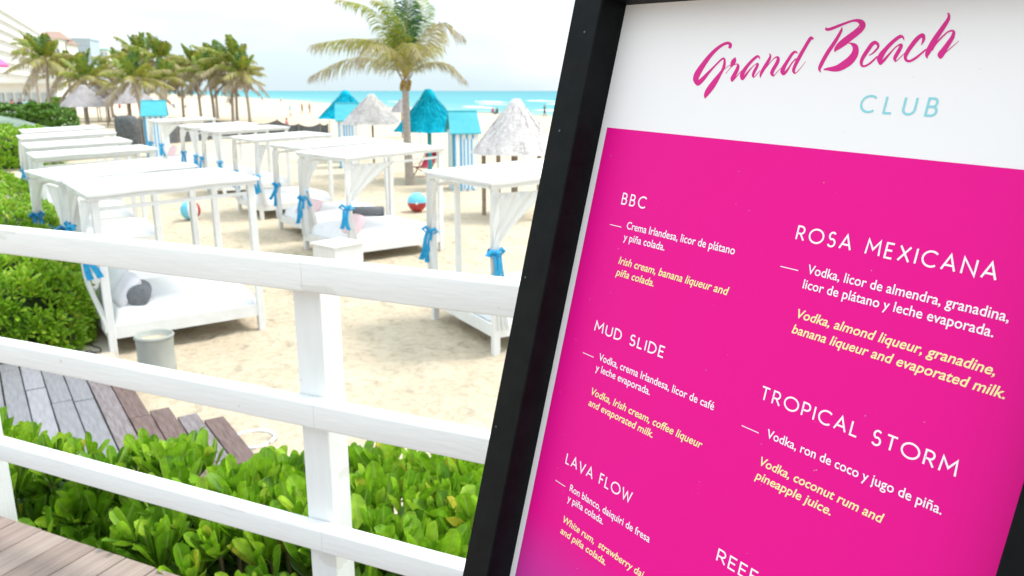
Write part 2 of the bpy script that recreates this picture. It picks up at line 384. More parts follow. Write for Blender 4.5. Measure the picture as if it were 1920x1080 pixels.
def leaf_template(L=1, W=.4, fold=.06, curl=.12, nseg=5):
    """spatulate leaf along +Y, face up +Z, unit length"""
    prof = [(0, .10), (.2, .30), (.45, .70), (.68, .97), (.84, .92), (.95, .58), (1.0, .10)]
    v = []; f = []
    for (y, w) in prof:
        z = curl * y * y
        hw = W / 2 * w
        v += [(-hw, y * L, z + fold * w), (0, y * L, z), (hw, y * L, z + fold * w)]
    for i in range(len(prof) - 1):
        f += [(i * 3, i * 3 + 1, i * 3 + 4, i * 3 + 3), (i * 3 + 1, i * 3 + 2, i * 3 + 5, i * 3 + 4)]
    return np.array(v, float), f
def leaf_low(L=1, W=.42, curl=.15):
    v = np.array([(0, 0, 0), (-W / 2, .62, .06 + curl * .35), (0, 1, curl), (W / 2, .62, .06 + curl * .35), (0, .55, curl * .3)], float)
    return v, [(0, 4, 1), (0, 3, 4), (4, 2, 1), (4, 3, 2)]

def frame_mats(dirs, norms):
    """rotation matrices with Y=dirs, Z~norms"""
    y = dirs / np.linalg.norm(dirs, axis=1)[:, None]
    x = np.cross(y, norms); x /= (np.linalg.norm(x, axis=1)[:, None] + 1e-9)
    z = np.cross(x, y)
    return np.stack([x, y, z], axis=2)
def rosette_leaves(P, N, rng, nleaf=(8, 12), size=(.1, .15), tilt=(12, 62), fall=.0):
    """for rosette centres P with axis N give leaf base points, matrices, lengths"""
    B, Dr, Nm, S = [], [], [], []
    for p, n in zip(P, N):
        n = n / np.linalg.norm(n)
        a = np.cross(n, [0.3, .5, .8]); a /= np.linalg.norm(a); b = np.cross(n, a)
        k = rng.integers(nleaf[0], nleaf[1] + 1); ph = rng.uniform(0, 6.28); s0 = rng.uniform(*size)
        for i in range(k):
            u = i / k; th = R(tilt[0] + (tilt[1] - tilt[0]) * (u + rng.uniform(-.12, .12))); az = ph + i * 2.4 + rng.uniform(-.25, .25)
            rad = a * math.cos(az) + b * math.sin(az)
            d = n * math.cos(th) + rad * math.sin(th)
            up = n * math.sin(th) - rad * math.cos(th)          # inner (upper) face looks to the axis
            B.append(p - n * .03 * u + rad * .006); Dr.append(d); Nm.append(up); S.append(s0 * rng.uniform(.72, 1.12) * (.7 + .45 * min(1, u * 1.8)))
    B = np.array(B); Mx = frame_mats(np.array(Dr), np.array(Nm)); return B, Mx, np.array(S)
def merged_leaves(name, B, Mx, S, tmpl, material, parent, rng, tint=None, wr=(.85, 1.2), kind='stuff'):
    tv, tf = tmpl; n = len(B); m = len(tv)
    sc = np.ones((n, 1, 3)); sc[:, 0, 0] = rng.uniform(*wr, n)
    V = (tv[None] * sc) * S[:, None, None]
    V = np.einsum('nij,nmj->nmi', Mx, V) + B[:, None, :]
    V = V.reshape(-1, 3)
    F = []
    me = bpy.data.meshes.new(name)
    nv = np.array([len(f) for f in tf]); loops = np.concatenate([np.array(f) for f in tf])
    allloops = (loops[None] + (np.arange(n) * m)[:, None]).reshape(-1)
    starts = np.concatenate([[0], np.cumsum(nv)[:-1]]); L = nv.sum()
    allst = (starts[None] + (np.arange(n) * L)[:, None]).reshape(-1)
    me.vertices.add(n * m); me.vertices.foreach_set('co', V.reshape(-1))
    me.loops.add(len(allloops)); me.loops.foreach_set('vertex_index', allloops.astype(np.int32))
    me.polygons.add(n * len(tf)); me.polygons.foreach_set('loop_start', allst.astype(np.int32))
    me.polygons.foreach_set('loop_total', np.tile(nv, n).astype(np.int32))
    me.update(calc_edges=True)
    me.polygons.foreach_set('use_smooth', [True] * (n * len(tf)))
    at = me.attributes.new('tint', 'FLOAT', 'POINT')
    tt = rng.uniform(0, 1, n) if tint is None else tint
    at.data.foreach_set('value', np.repeat(tt, m).astype(np.float32))
    ra = me.attributes.new('rib', 'FLOAT', 'POINT'); ra.data.foreach_set('value', np.tile((abs(tv[:, 0]) < 1e-6).astype(np.float32), n))
    me.materials.append(material)
    o = bpy.data.objects.new(name, me); col.objects.link(o)
    if parent: o.parent = parent
    o['kind'] = kind
    return o

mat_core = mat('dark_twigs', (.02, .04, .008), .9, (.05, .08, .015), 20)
LT = [leaf_template(1, .28, .07, .10), leaf_template(1, .32, .10, .18), leaf_template(1, .34, .06, -.04), leaf_template(1, .24, .11, .26)]
def tmesh(t, m, name='leaf'):
    me = bpy.data.meshes.new(name); me.from_pydata([tuple(v) for v in t[0]], [], t[1]); me.polygons.foreach_set('use_smooth', [True] * len(t[1])); me.materials.append(m); ra = me.attributes.new('rib', 'FLOAT', 'POINT'); ra.data.foreach_set('value', [1.0 if abs(v[0]) < 1e-6 else 0.0 for v in t[0]]); me.update(); return me
LEAF_ME = [tmesh(t, M['leaf_obj']) for t in LT]

def place_leaf_objects(parent, B, Mx, S, idx, rng):
    for i in idx:
        Mt = Matrix([list(Mx[i][r]) + [B[i][r]] for r in range(3)] + [[0, 0, 0, 1]])
        Mt = Mt @ Matrix.Diagonal((S[i] * rng.uniform(.9, 1.2), S[i], S[i], 1))
        inst('leaf', LEAF_ME[int(rng.integers(0, 4))], parent, Mt)

# railing plane, used by the deck, the railing and the shrubs behind it
ZR = 2.99
RA = G(0, 420, ZR); RB = G(970, 520, ZR)
RE = (RB - RA).normalized(); RN = Vector((-RE.y, RE.x, 0))
if RN.y < 0: RN = -RN
RE3 = Vector((RE.x, RE.y, 0)).normalized()
def onrail(x, y, off=0):          # pixel ray meets the vertical plane of the rails' back faces, moved outward by off
    r = ray(x, y); o = RA + RN * off; return CAM + r * ((o - CAM).dot(RN) / r.dot(RN))
def RW(s, t, z): p = RA + RE3 * s + RN * t; return Vector((p.x, p.y, z))

def front_shrubs():
    rng = np.random.default_rng(7)
    spans = [(-1.1, -.1, 'leafy green shrub beside the left railing post, near the deck planks'),
             (-.1, .62, 'bright green broad-leaved shrub in front of the lower boardwalk'),
             (.62, 1.22, 'broad-leaved green shrub seen left of the middle railing post'),
             (1.22, 2.9, 'broad-leaved green shrub between the middle railing post and the menu board')]
    for (s0, s1, lab) in spans:
        t = thing('shrub', lab, 'shrub', RW((s0 + s1) / 2, .5, 0), 0, 'broad-leaved shrubs along the outside of the deck railing')
        inv = Vector(t.location)
        P, N, lay = [], [], []
        st = .098; s = s0
        while s < s1:
            tt = .10
            tmax = min(.98, .62 + .26 * (s + .4))
            while tt < tmax:
                ss = s + rng.uniform(-.035, .035); t2 = tt + rng.uniform(-.035, .035)
                h = noise.noise(Vector((ss * 2.1, t2 * 2.1, 1.7))); h2 = noise.noise(Vector((ss * 5, t2 * 5, 5)))
                edge = max(0, (.30 - t2) / .25)
                z = 1.84 + .05 * min(1, max(0, ss - .8)) + .12 * h + .06 * h2 - .10 * edge - .06 * max(0, (t2 - tmax + .12) / .12)
                if -.55 < ss < .2 and t2 < .42: z -= .32 * min(1, (.42 - t2) / .15)
                if ss < .85 and noise.noise(Vector((ss * 3.3, t2 * 3.3, 9))) > .22: z -= .15
                z = max(z, 1.74 + .16 * min(1, max(0, ss - .45) / .4) + .05 * h2 - (.1 if t2 < .2 else 0)) if ss > .45 else z      # the low dark gap next to the left post
                if .0 < ss < .42 and t2 < .30: z += .12
                P.append(RW(ss, t2, z)); lean = rng.uniform(-.25, .25, 2)
                N.append(np.array([lean[0] - RN.x * .35 * edge + RN.x * .2 * (t2 - .4), lean[1] - RN.y * .35 * edge, 1.0])); lay.append(0)
                tt += st
            s += st
        nlow = int(170 * (s1 - s0))
        for _ in range(nlow):
            ss = rng.uniform(s0, s1); t2 = rng.uniform(.03, .9); z = rng.uniform(1.05, 1.68)
            P.append(RW(ss, t2, z)); N.append(np.array([rng.uniform(-.7, .7), rng.uniform(-1, .3), .8])); lay.append(1)
        P = np.array([tuple(p - inv) for p in P]); N = np.array(N)
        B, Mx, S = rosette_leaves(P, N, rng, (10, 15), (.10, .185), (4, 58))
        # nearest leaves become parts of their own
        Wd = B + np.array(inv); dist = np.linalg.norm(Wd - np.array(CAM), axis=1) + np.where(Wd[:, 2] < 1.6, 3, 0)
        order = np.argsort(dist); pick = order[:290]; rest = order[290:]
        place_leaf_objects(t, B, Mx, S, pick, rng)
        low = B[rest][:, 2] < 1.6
        tint = np.where(B[rest][:, 2] < 1.66, rng.uniform(0, .35, len(rest)), rng.uniform(.25, .98, len(rest)))  # low leaves drawn from darker tints, painting the shrub's inner shade into their colour
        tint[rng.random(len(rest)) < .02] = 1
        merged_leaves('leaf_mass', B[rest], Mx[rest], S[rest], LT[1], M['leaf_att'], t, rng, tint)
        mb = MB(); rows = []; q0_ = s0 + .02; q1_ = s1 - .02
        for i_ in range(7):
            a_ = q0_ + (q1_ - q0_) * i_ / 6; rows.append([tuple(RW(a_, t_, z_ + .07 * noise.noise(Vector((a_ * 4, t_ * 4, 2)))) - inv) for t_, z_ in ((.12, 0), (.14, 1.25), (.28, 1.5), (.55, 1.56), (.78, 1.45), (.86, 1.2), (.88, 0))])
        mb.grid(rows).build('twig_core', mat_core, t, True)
        mb = MB(); ids = rng.choice(len(P), min(len(P), 90), replace=False)
        for i in ids:
            q = Vector(P[i]); g = Vector((q.x * .8, q.y * .8, 0)); mid = (q * .6 + g * .4) + Vector((rng.uniform(-.05, .05), rng.uniform(-.05, .05), 0))
            mb.tube([g, mid, q], [.014, .010, .006], 5, False)
        mb.build('stem', M['stem'], t)['kind'] = 'stuff'
front_shrubs()

def hedge(name, label, c, half, H, yaw, nros, size, material, seed, nobj=0, tmpl=None, nleaf=(8, 11), zbase=.1, cat='hedge', group=None, core=True, amp=.12, tint_hi=1.0):
    rng = np.random.default_rng(seed); t = thing(name, label, cat, (c[0], c[1], 0), yaw, group)
    P, N = [], []
    a, b = half; areas = np.array([4 * a * b, 2 * b * H, 2 * b * H, 2 * a * H, 2 * a * H]); areas = areas / areas.sum()
    while len(P) < nros:
        k = rng.choice(5, p=areas); u, v = rng.uniform(-1, 1, 2); w = (v + 1) / 2
        q = {0: (u, v, 1), 1: (1, u, w), 2: (-1, u, w), 3: (u, 1, w), 4: (u, -1, w)}[int(k)]
        q = np.array(q, float); q /= (abs(q) ** 5).sum() ** .2
        n = np.array([np.sign(q[0]) * abs(q[0]) ** 4 / a, np.sign(q[1]) * abs(q[1]) ** 4 / b, q[2] ** 4 / H * 1.0]); n /= np.linalg.norm(n) + 1e-9
        p = np.array([q[0] * a, q[1] * b, zbase + q[2] * (H - zbase)])
        f = noise.noise(Vector(tuple(p * 1.1)) + Vector((seed, 0, 0))) + .5 * noise.noise(Vector(tuple(p * 3.1)))
        p = p + n * amp * f * 1.6
        P.append(p); N.append(n + np.array([0, 0, .55]) + rng.uniform(-.3, .3, 3))
    P = np.array(P); N = np.array(N)
    B, Mx, S = rosette_leaves(P, N, rng, nleaf, size, (15, 75))
    n = len(B); tint = np.clip(rng.uniform(.45 if nobj else .3, .985, n), 0, 1); tint[rng.random(n) < .01] = 1
    tint *= tint_hi
    if nobj:
        Wl = Matrix.Rotation(yaw, 3, 'Z'); wd = (np.array(Wl) @ B.T).T + np.array([c[0], c[1], 0])
        d = np.linalg.norm(wd - np.array(CAM), axis=1)
        # prefer leaves the lens sees
        px = wd[:, 0] / (wd[:, 1] * cpt - (wd[:, 2] - CAMZ) * spt) * FPX + 960
        d = d + np.where(px < 0, 50, 0)
        order = np.argsort(d); place_leaf_objects(t, B, Mx, S, order[:nobj], rng); keep = order[nobj:]
    else: keep = np.arange(n)
    merged_leaves('leaf_mass', B[keep], Mx[keep], S[keep], tmpl or leaf_low(), material, t, rng, tint[keep])
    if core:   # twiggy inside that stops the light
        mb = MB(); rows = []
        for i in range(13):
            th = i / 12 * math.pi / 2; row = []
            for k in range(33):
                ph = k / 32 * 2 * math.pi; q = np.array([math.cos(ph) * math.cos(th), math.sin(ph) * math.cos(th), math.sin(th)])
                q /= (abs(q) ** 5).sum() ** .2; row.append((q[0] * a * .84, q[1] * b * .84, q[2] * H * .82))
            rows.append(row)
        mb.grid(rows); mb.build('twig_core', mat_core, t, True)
    return t
h1d = Vector((-.59, .81, 0))
c1 = Vector((-5.62, 10.35, 0)) + h1d * 1.9 + Vector((-.81, -.59, 0)) * 1.75
hedge('hedge', 'nearest bright green leafy hedge left of the front cabana bed', c1, (1.75, 2.3), 1.18, math.atan2(.59, .81), 3700, (.10, .15), M['leaf_att'], 11, 290, group='green hedges along the left of the cabanas', amp=.09, tmpl=LT[0])
c1b = Vector((-5.25, 10.35, 0)) + h1d * 8.2 + Vector((-.81, -.59, 0)) * 2.3
hedge('hedge', 'bright green hedge running back left of the cabana row, behind the nearest hedge', c1b, (2.3, 5.6), 1.45, math.atan2(.59, .81), 2600, (.11, .16), M['leaf_att'], 12, 0, group='green hedges along the left of the cabanas')
p2 = G(50, 322, 0)
hedge('hedge', 'tall rounded bright green hedge behind the bare sand patch', (p2.x - 5.6, p2.y + 3.5), (4.4, 5.0), 1.5, R(32), 3000, (.18, .26), M['leaf_att'], 13, group='green hedges along the left of the cabanas', amp=.2)
p3 = D(76, 212, 56)
hedge('hedge', 'dark green hedge at far left below the white terrace', (p3.x - 9.6, 60), (8.5, 4.0), 2.1, R(28), 2600, (.26, .4), M['leaf_dark'], 14, cat='hedge', amp=.3)
p4 = D(101, 190, 96)
hedge('bush', 'small square green bush beside the grey thatched palapas', (p4.x, 97), (1.25, 1.0), 2.4, 0, 300, (.25, .35), M['leaf_att'], 15, cat='bush')
# netting over the low dune shrubs
p5 = D(22, 235, 46)
rows = []
for i in range(28):
    row = []
    for j in range(40):
        u = i / 27 * 2 - 1; v = j / 39 * 2 - 1; q = max(0, 1 - u * u) ** .5 * max(0, 1 - v * v) ** .5
        x = u * 6.8; y = v * 4.2; row.append((x, y, 2.2 * q ** .8 + .22 * noise.noise(Vector((x * .7, y * .7, 2))) * q))
    rows.append(row)
o = MB().grid(rows).build('netting', M['net_green'], smooth=True); o.location = (p5.x - 3.9, 45.5, 0); o.rotation_euler[2] = R(-8)
setp(o, 'grey-green netting draped over the mound behind the tall bright hedge', 'netting')

# ------------------------------------------------------------------ deck
def wood(name, c, c2, rough=.7):
    m = mat(name, c, rough, c2, 6, (9, .7, 9), .35, 20); return m
M['deck_a'] = wood('deck_wood_pinkish', (.235, .17, .145), (.31, .24, .21)); M['deck_b'] = wood('deck_wood_brown', (.21, .155, .13), (.28, .215, .185)); M['deck_c'] = wood('deck_wood_pale', (.27, .205, .175), (.34, .27, .235))
M['bw_grey'] = wood('boardwalk_grey', (.17, .17, .185), (.235, .23, .25)); M['bw_pale'] = wood('boardwalk_pale', (.22, .215, .24), (.29, .285, .31)); M['bw_brown'] = wood('boardwalk_brown', (.10, .06, .055), (.17, .12, .11)); M['bw_mixed'] = wood('boardwalk_worn', (.14, .11, .11), (.23, .205, .215))
DZ = RA.z - 1.09
yaw_r = math.atan2(RE3.y, RE3.x)
deck = bpy.data.objects.new('deck', None); col.objects.link(deck); deck.location = RW(0, 0, DZ); deck.rotation_euler = (0, 0, yaw_r)
setp(deck, 'raised walkway of pinkish brown planks under the railing', kind='structure')
rnd = random.Random(3)
pw = .138
for i in range(40):
    x = -1.9 + i * pw
    L = 3.6
    MB().box((0, 0, 0), (pw - .006, L, .03)).build('plank', M[rnd.choice(['deck_a', 'deck_b', 'deck_c'])], deck, bevel=.002, seg=1).location = (x, -L / 2 + rnd.uniform(-.004, .004), -.015 + rnd.uniform(-.0012, .0012))
MB().box((.86, -.08, -.13), (5.6, .05, .2)).build('joist', M['deck_b'], deck)
MB().box((.86, -1.8, -.13), (5.6, .05, .2)).build('joist', M['deck_b'], deck)
MB().box((.86, -3.4, -.13), (5.6, .05, .2)).build('joist', M['deck_b'], deck)
for x in (-1.6, .6, 3.2):
    for y in (-1.8, -3.4): MB().box((x, y, -DZ / 2 - .12), (.1, .1, DZ - .2)).build('support_post', M['deck_b'], deck)

# lower boardwalk on the sand
bd = Vector((-math.sin(R(34.5)), math.cos(R(34.5)), 0)); bx_ = Vector((bd.y, -bd.x, 0))
BZ = .14
walk = bpy.data.objects.new('boardwalk', None); col.objects.link(walk)
q0 = G(440, 805, BZ); walk.location = q0; walk.rotation_euler = (0, 0, R(34.5))
setp(walk, 'weathered grey and brown boardwalk below the deck, planks ending in the sand', kind='structure')
def bw_loc(px, py): p = G(px, py, BZ) - q0; return p.dot(bx_), p.dot(bd)
ends_px = [(440, 805), (412, 776), (367, 764), (330, 748), (290, 715), (240, 690)]
w = .205
edge = -.0
farends = [bw_loc(425, 779)[1], bw_loc(395, 768)[1], bw_loc(350, 757)[1], bw_loc(312, 738)[1], bw_loc(250, 722)[1], bw_loc(190, 700)[1] + .3, 3.2, 3.4]
cols = ['bw_brown', 'bw_mixed', 'bw_brown', 'bw_brown', 'bw_mixed', 'bw_grey', 'bw_grey', 'bw_pale', 'bw_grey', 'bw_grey', 'bw_pale', 'bw_grey', 'bw_pale', 'bw_grey']
def prj(p):
    d_ = p - CAM; z_ = d_.y * cpt - d_.z * spt; return 960 + FPX * d_.x / z_, 540 - FPX * (d_.y * spt + d_.z * cpt) / z_
def behind_rail(i):
    t_end = -2
    while t_end < 6:
        q = prj(q0 + bx_ * (-w * (i + .5)) + bd * t_end)
        if q[1] < 627 + .1934 * q[0] + 26: return t_end
        t_end += .03
    return 3
for i in range(28):
    far = farends[i] if i < 3 else behind_rail(i)
    x = -w * (i + .5); y = far; cm = cols[i] if i < len(cols) else rnd.choice(['bw_grey', 'bw_pale'])
    first = True
    while y > -2.6:
        L = rnd.uniform(1.3, 2.6) if not first else rnd.uniform(.8, 2.2)
        c = cm
        tilt = rnd.uniform(-.012, .012)
        o = MB().box((0, 0, 0), (w - .014, L - .008, .035)).build('plank', M[c], walk, bevel=.003, seg=1)
        o.location = (x + rnd.uniform(-.003, .003), y - L / 2, -.0175 + rnd.uniform(-.004, .004)); o.rotation_euler = (tilt * .6, tilt, rnd.uniform(-.004, .004))
        y -= L; first = False
for y in (-2.0, -.9, .3): MB().box((-2.7, y, -.10), (5.2, .08, .08)).build('joist', M['bw_brown'], walk)
# pale concrete strip between hedge and beds
def strip(name, pts, z, m, label):
    vs = [Vector((p.x, p.y, z)) for p in pts]; mb = MB(); mb.add(vs, [tuple(range(len(vs)))]); return setp(mb.build(name, m), label, kind='structure')
pathm = mat('sandy_path', (.42, .37, .31), .9, (.54, .47, .38), 2.5, bump=.5, bscale=30)
strip('path', [G(150, 700, .05), G(232, 700, .05), G(205, 640, .05), G(160, 560, .05), G(108, 500, .05), G(75, 505, .05)], .055, pathm, 'sandy concrete path between the hedge and the front cabana bed')

# ------------------------------------------------------------------ railing
def add_chips(m, scale, stretch, col_, th):
    t = m.node_tree; b = t.nodes['Principled BSDF']; src = b.inputs['Base Color'].links[0].from_socket
    tcn = t.nodes.new('ShaderNodeTexCoord'); mpn = t.nodes.new('ShaderNodeMapping'); mpn.inputs['Scale'].default_value = stretch
    n = t.nodes.new('ShaderNodeTexNoise'); n.inputs['Scale'].default_value = scale; n.inputs['Detail'].default_value = 3
    r_ = t.nodes.new('ShaderNodeMapRange'); r_.inputs['From Min'].default_value = th; r_.inputs['From Max'].default_value = th + .025; r_.inputs['To Max'].default_value = .75
    x = t.nodes.new('ShaderNodeMix'); x.data_type = 'RGBA'; x.inputs[7].default_value = (*col_, 1)
    t.links.new(tcn.outputs['Object'], mpn.inputs[0]); t.links.new(mpn.outputs[0], n.inputs['Vector']); t.links.new(n.outputs['Fac'], r_.inputs[0]); t.links.new(r_.outputs[0], x.inputs[0])
    t.links.new(src, x.inputs[6]); t.links.new(x.outputs[2], b.inputs['Base Color'])
rail_paint = mat('railing_paint', (.78, .78, .775), .6, (.735, .735, .73), 3.5, (1, 7, 7), .16, 14, lo=.4, hi=.75)
rail_paint2 = mat('railing_post_paint', (.78, .79, .79), .6, (.74, .75, .75), 4, (7, 7, 1), .15, 14)
for m_ in (rail_paint, rail_paint2): add_chips(m_, 28, (1, 1.6, 1.6), (.50, .49, .46), .735); add_chips(m_, 6, (.6, 2, 2), (.66, .65, .62), .66)
railing = thing('railing', 'white painted timber railing with three rails along the deck edge', 'railing', RW(0, 0, 0), yaw_r)
def rl(p): q = p - RW(0, 0, 0); return q.dot(RE3), q.z      # s and z in the rail frame
def zfit(pts, off): return sum(onrail(x, y, off).z for x, y in pts) / len(pts)
seam = rl(onrail(566, 520, -.06))[0]
rails = []
for (tp, bt, dep) in [([(0, 420), (970, 521)], [(0, 477), (965, 597)], .062), ([(0, 627), (905, 805)], [(0, 679), (890, 871)], .05), ([(0, 816), (865, 1041)], [(0, 865), (570, 1027)], .05)]:
    zt = zfit(tp, 0); zb = zfit(bt, -dep); rails.append((zt, zb, dep))
    print('rail', zt, zb, [onrail(x, y, 0).z for x, y in tp])
for k, (zt, zb, dep) in enumerate(rails):
    for (a, b) in ((-2.2, seam - .0004), (seam + .0004, 3.1)):
        # subdivided timber with a hand-painted unevenness
        n = 60; rows = []
        prof = [(0, zb), (-dep, zb), (-dep, zt), (0, zt)]
        rad = .006; pr = []
        for (cy, cz, a0) in ((-rad, zb + rad, -90 + 0), (-dep + rad, zb + rad, 180), (-dep + rad, zt - rad, 90), (-rad, zt - rad, 0)):
            pass
        def corner(cy, cz, st_): return [(cy + rad * math.cos(R(st_ - 30 * j)), cz + rad * math.sin(R(st_ - 30 * j))) for j in range(4)]
        pr = corner(-rad, zb + rad, 0)[::1] + corner(-dep + rad, zb + rad, -90) + corner(-dep + rad, zt - rad, 180) + corner(-rad, zt - rad, 90)
        for i in range(n + 1):
            s = a + (b - a) * i / n; wv = .0016 * noise.noise(Vector((s * 1.7, k * 5.0, 0))); row = []
            for (y, z) in pr + [pr[0]]:
                row.append((s, y + wv + .0007 * noise.noise(Vector((s * 9, y * 30, z * 30))), z + wv * 1.2 + .0007 * noise.noise(Vector((s * 8, y * 20 + 7, z * 20)))))
            rows.append(row)
        mb = MB().grid(rows); m_ = len(pr)
        mb.add([r for r in rows[0][:-1]], [tuple(range(m_))]); mb.add([r for r in rows[-1][:-1]], [tuple(range(m_))[::-1]])
        o = mb.build('rail', rail_paint, railing, smooth=True)
        e = o.modifiers.new('split', 'EDGE_SPLIT'); e.split_angle = R(50)
pl = rl(onrail(558, 700, 0))[0]
pwid = .088
lp = rl(onrail(36, 985, pwid))[0] - pwid
for s in (lp, pl, pl + (pl - lp)):
    MB().box((s + pwid / 2, pwid / 2 + .0005, (rails[0][1] + .03) / 2 - .05), (pwid, pwid, rails[0][1] + .03 + .1)).build('post', rail_paint2, railing, bevel=.006, seg=3)
print('posts', lp, pl)

# ------------------------------------------------------------------ menu board
BT = 1.2
def nrm(v): return v.normalized()
BU = -nrm(ray(-175, 105)); V_ = ray(-1013, 10670); BV = nrm(V_ - BU * BU.dot(V_)); BN = BU.cross(BV).normalized()
P0 = CAM + nrm(ray(1139, 239)) * BT
if BN.dot(CAM - P0) < 0: BN = -BN
def B2(x, y, h=0):
    r = ray(x, y); o = P0 + BN * h; q = CAM + r * ((o - CAM).dot(BN) / r.dot(BN)) - o; return q.dot(BU), q.dot(BV)
board = thing('menu_board', 'leaning drinks menu board with black wooden frame on the deck', 'menu board', P0)
BM = Matrix((BU, -BV, BN)).transposed().to_4x4()      # local x right, y up, z out of the board
board.matrix_world = Matrix.Translation(P0) @ BM
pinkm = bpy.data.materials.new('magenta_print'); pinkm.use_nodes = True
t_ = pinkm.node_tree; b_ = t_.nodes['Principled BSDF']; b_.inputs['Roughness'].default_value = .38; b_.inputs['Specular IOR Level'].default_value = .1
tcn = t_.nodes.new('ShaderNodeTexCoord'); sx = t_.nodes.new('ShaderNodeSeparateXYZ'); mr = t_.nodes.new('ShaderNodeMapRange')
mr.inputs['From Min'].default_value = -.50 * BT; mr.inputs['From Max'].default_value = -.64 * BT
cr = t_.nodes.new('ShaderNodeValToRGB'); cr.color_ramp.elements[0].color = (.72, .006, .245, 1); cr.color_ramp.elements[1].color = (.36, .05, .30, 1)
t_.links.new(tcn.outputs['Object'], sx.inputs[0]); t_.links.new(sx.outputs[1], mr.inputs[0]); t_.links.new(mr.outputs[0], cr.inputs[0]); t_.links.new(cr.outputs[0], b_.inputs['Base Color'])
whitep = mat('white_print', (.79, .765, .78), .45, spec=.15)
txt_white = mat('text_white', (.86, .80, .86), .5, spec=.2); txt_cream = mat('text_cream', (.86, .76, .36), .5, spec=.2)
txt_pink = mat('logo_magenta', (.60, .012, .22), .4, spec=.25); txt_turq = mat('logo_turquoise', (.24, .58, .65), .4, spec=.15)
aL, aR = -.0108 * BT, .5395 * BT; bT, bB = .1480 * BT, -.88 * BT; HF = .04 * BT; FW = .051 * BT
def lbox(name, x0, x1, y0, y1, z0, z1, m, bevel=0, smooth=False):
    return MB().box(((x0 + x1) / 2, (y0 + y1) / 2, (z0 + z1) / 2), (x1 - x0, y1 - y0, z1 - z0)).build(name, m, board, bevel=bevel)
lbox('panel', aL - .02, aR + .02, bB - .02, bT + .02, -.008, 0, whitep)
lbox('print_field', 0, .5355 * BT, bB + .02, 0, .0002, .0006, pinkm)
LEG = (P0.z - DZ) / abs(BV.z) - .0       # how far down the board plane the deck lies
lbox('frame_side', aL - FW, aL, -LEG + .01, bT + FW, -.012, HF, M['black'], .0022)
lbox('frame_side', aR, aR + FW, -LEG + .01, bT + FW, -.012, HF, M['black'], .0022)
lbox('frame_rail', aL + .0005, aR - .0005, bT, bT + FW, -.0115, HF - .0006, M['black'], .002)
lbox('frame_rail', aL + .0005, aR - .0005, bB - FW, bB, -.0115, HF - .0006, M['black'], .002)
for x in (aL + .0003, aR - .0003):
    lbox('corner_joint', x - .0005, x + .0005, bT - .001, bT + FW - .002, HF - .003, HF + .0002, M['cable'])
# rear legs of the stand
def wl(p): return BM.inverted().to_3x3() @ (Vector(p) - P0)
for x in (aL - FW / 2, aR + FW / 2):
    top = Vector((x, bT + FW * .5, -.035)); wtop = board.matrix_world @ top
    foot = wtop - Vector((BN.x, BN.y, 0)).normalized() * .42; foot.z = DZ + .01
    MB().bar(top, wl(foot), .03, .045, up=Vector((0, 0, 1))).build('rear_leg', M['black'], board)
MB().box(((aL + aR) / 2, bT + FW * .5, -.024), (aR - aL, .02, .012)).build('hinge_bar', M['black'], board)
# screw heads and nicks on the frame
for (px, py) in ((1049, 245), (1096, 60), (985, 520), (930, 800)):
    x, y = B2(px, py, HF); MB().lathe([(0, .0006), (.0016, .0005), (.0019, 0)], (x, -y, HF), 8).build('nick', mat('scuffed_paint', (.07, .075, .08), .6), board)

dust = MB(); dr_ = random.Random(9)
for k in range(70):
    x = dr_.uniform(.01, .52) * BT; y = -dr_.uniform(-.13, .8) * BT; q = dr_.uniform(.00025, .0007); a_ = dr_.uniform(0, 3)
    dust.add([(x + q * math.cos(a_ + w_) * (1 + .6 * (k % 3 == 0)), y + q * math.sin(a_ + w_), .00068) for w_ in (0, 1.3, 2.7, 4.2, 5.3)], [(0, 1, 2, 3, 4)])
dust.build('dust_specks', mat('dust', (.55, .40, .45), .9), board)['kind'] = 'stuff'
# --- lettering
Z_TXT = .0002; zc = [0]
def nz(): zc[0] = (zc[0] + 1) % 40; return Z_TXT + zc[0] * .000006
def smooth_pts(pts, sub=6):
    out = []; n = len(pts); P = [np.array(p, float) for p in pts]
    for i in range(n - 1):
        p0, p1, p2, p3 = P[max(i - 1, 0)], P[i], P[i + 1], P[min(i + 2, n - 1)]
        for k in range(sub):
            u = k / sub; out.append(.5 * ((2 * p1) + (-p0 + p2) * u + (2 * p0 - 5 * p1 + 4 * p2 - p3) * u * u + (-p0 + 3 * p1 - 3 * p2 + p3) * u ** 3))
    out.append(P[-1]); return out
def brush(mb, pts, tf, sub=6, cap=True):
    """variable width stroke, pts = (x, y, width) in a drawing space, tf maps to board x, y"""
    S = smooth_pts(pts, sub); z = nz(); L = []; Rr = []
    n = len(S)
    for i, s in enumerate(S):
        d = S[min(i + 1, n - 1)][:2] - S[max(i - 1, 0)][:2]; d = d / (np.linalg.norm(d) + 1e-9); nn = np.array([-d[1], d[0]]); w = max(s[2], 3) / 2
        L.append((*tf(*(s[:2] + nn * w)), z)); Rr.append((*tf(*(s[:2] - nn * w)), z))
    mb.grid([[a, b] for a, b in zip(L, Rr)])
    if cap:
        for (s, q, sg) in ((S[0], S[1], -1), (S[-1], S[-2], -1)):
            d = (s - q)[:2]; d = d / (np.linalg.norm(d) + 1e-9); nn = np.array([-d[1], d[0]]); w = max(s[2], 3) / 2; fan = []
            for k in range(9):
                a = math.pi * k / 8; fan.append((*tf(*(s[:2] + nn * w * math.cos(a) + d * w * math.sin(a) * .9)), z))
            mb.add(fan, [tuple(range(9))])
def rgn(x0, y0, sc):
    def tf(x, y): u, v = B2(x0 + x / sc, y0 + y / sc); return (u, -v)
    return tf
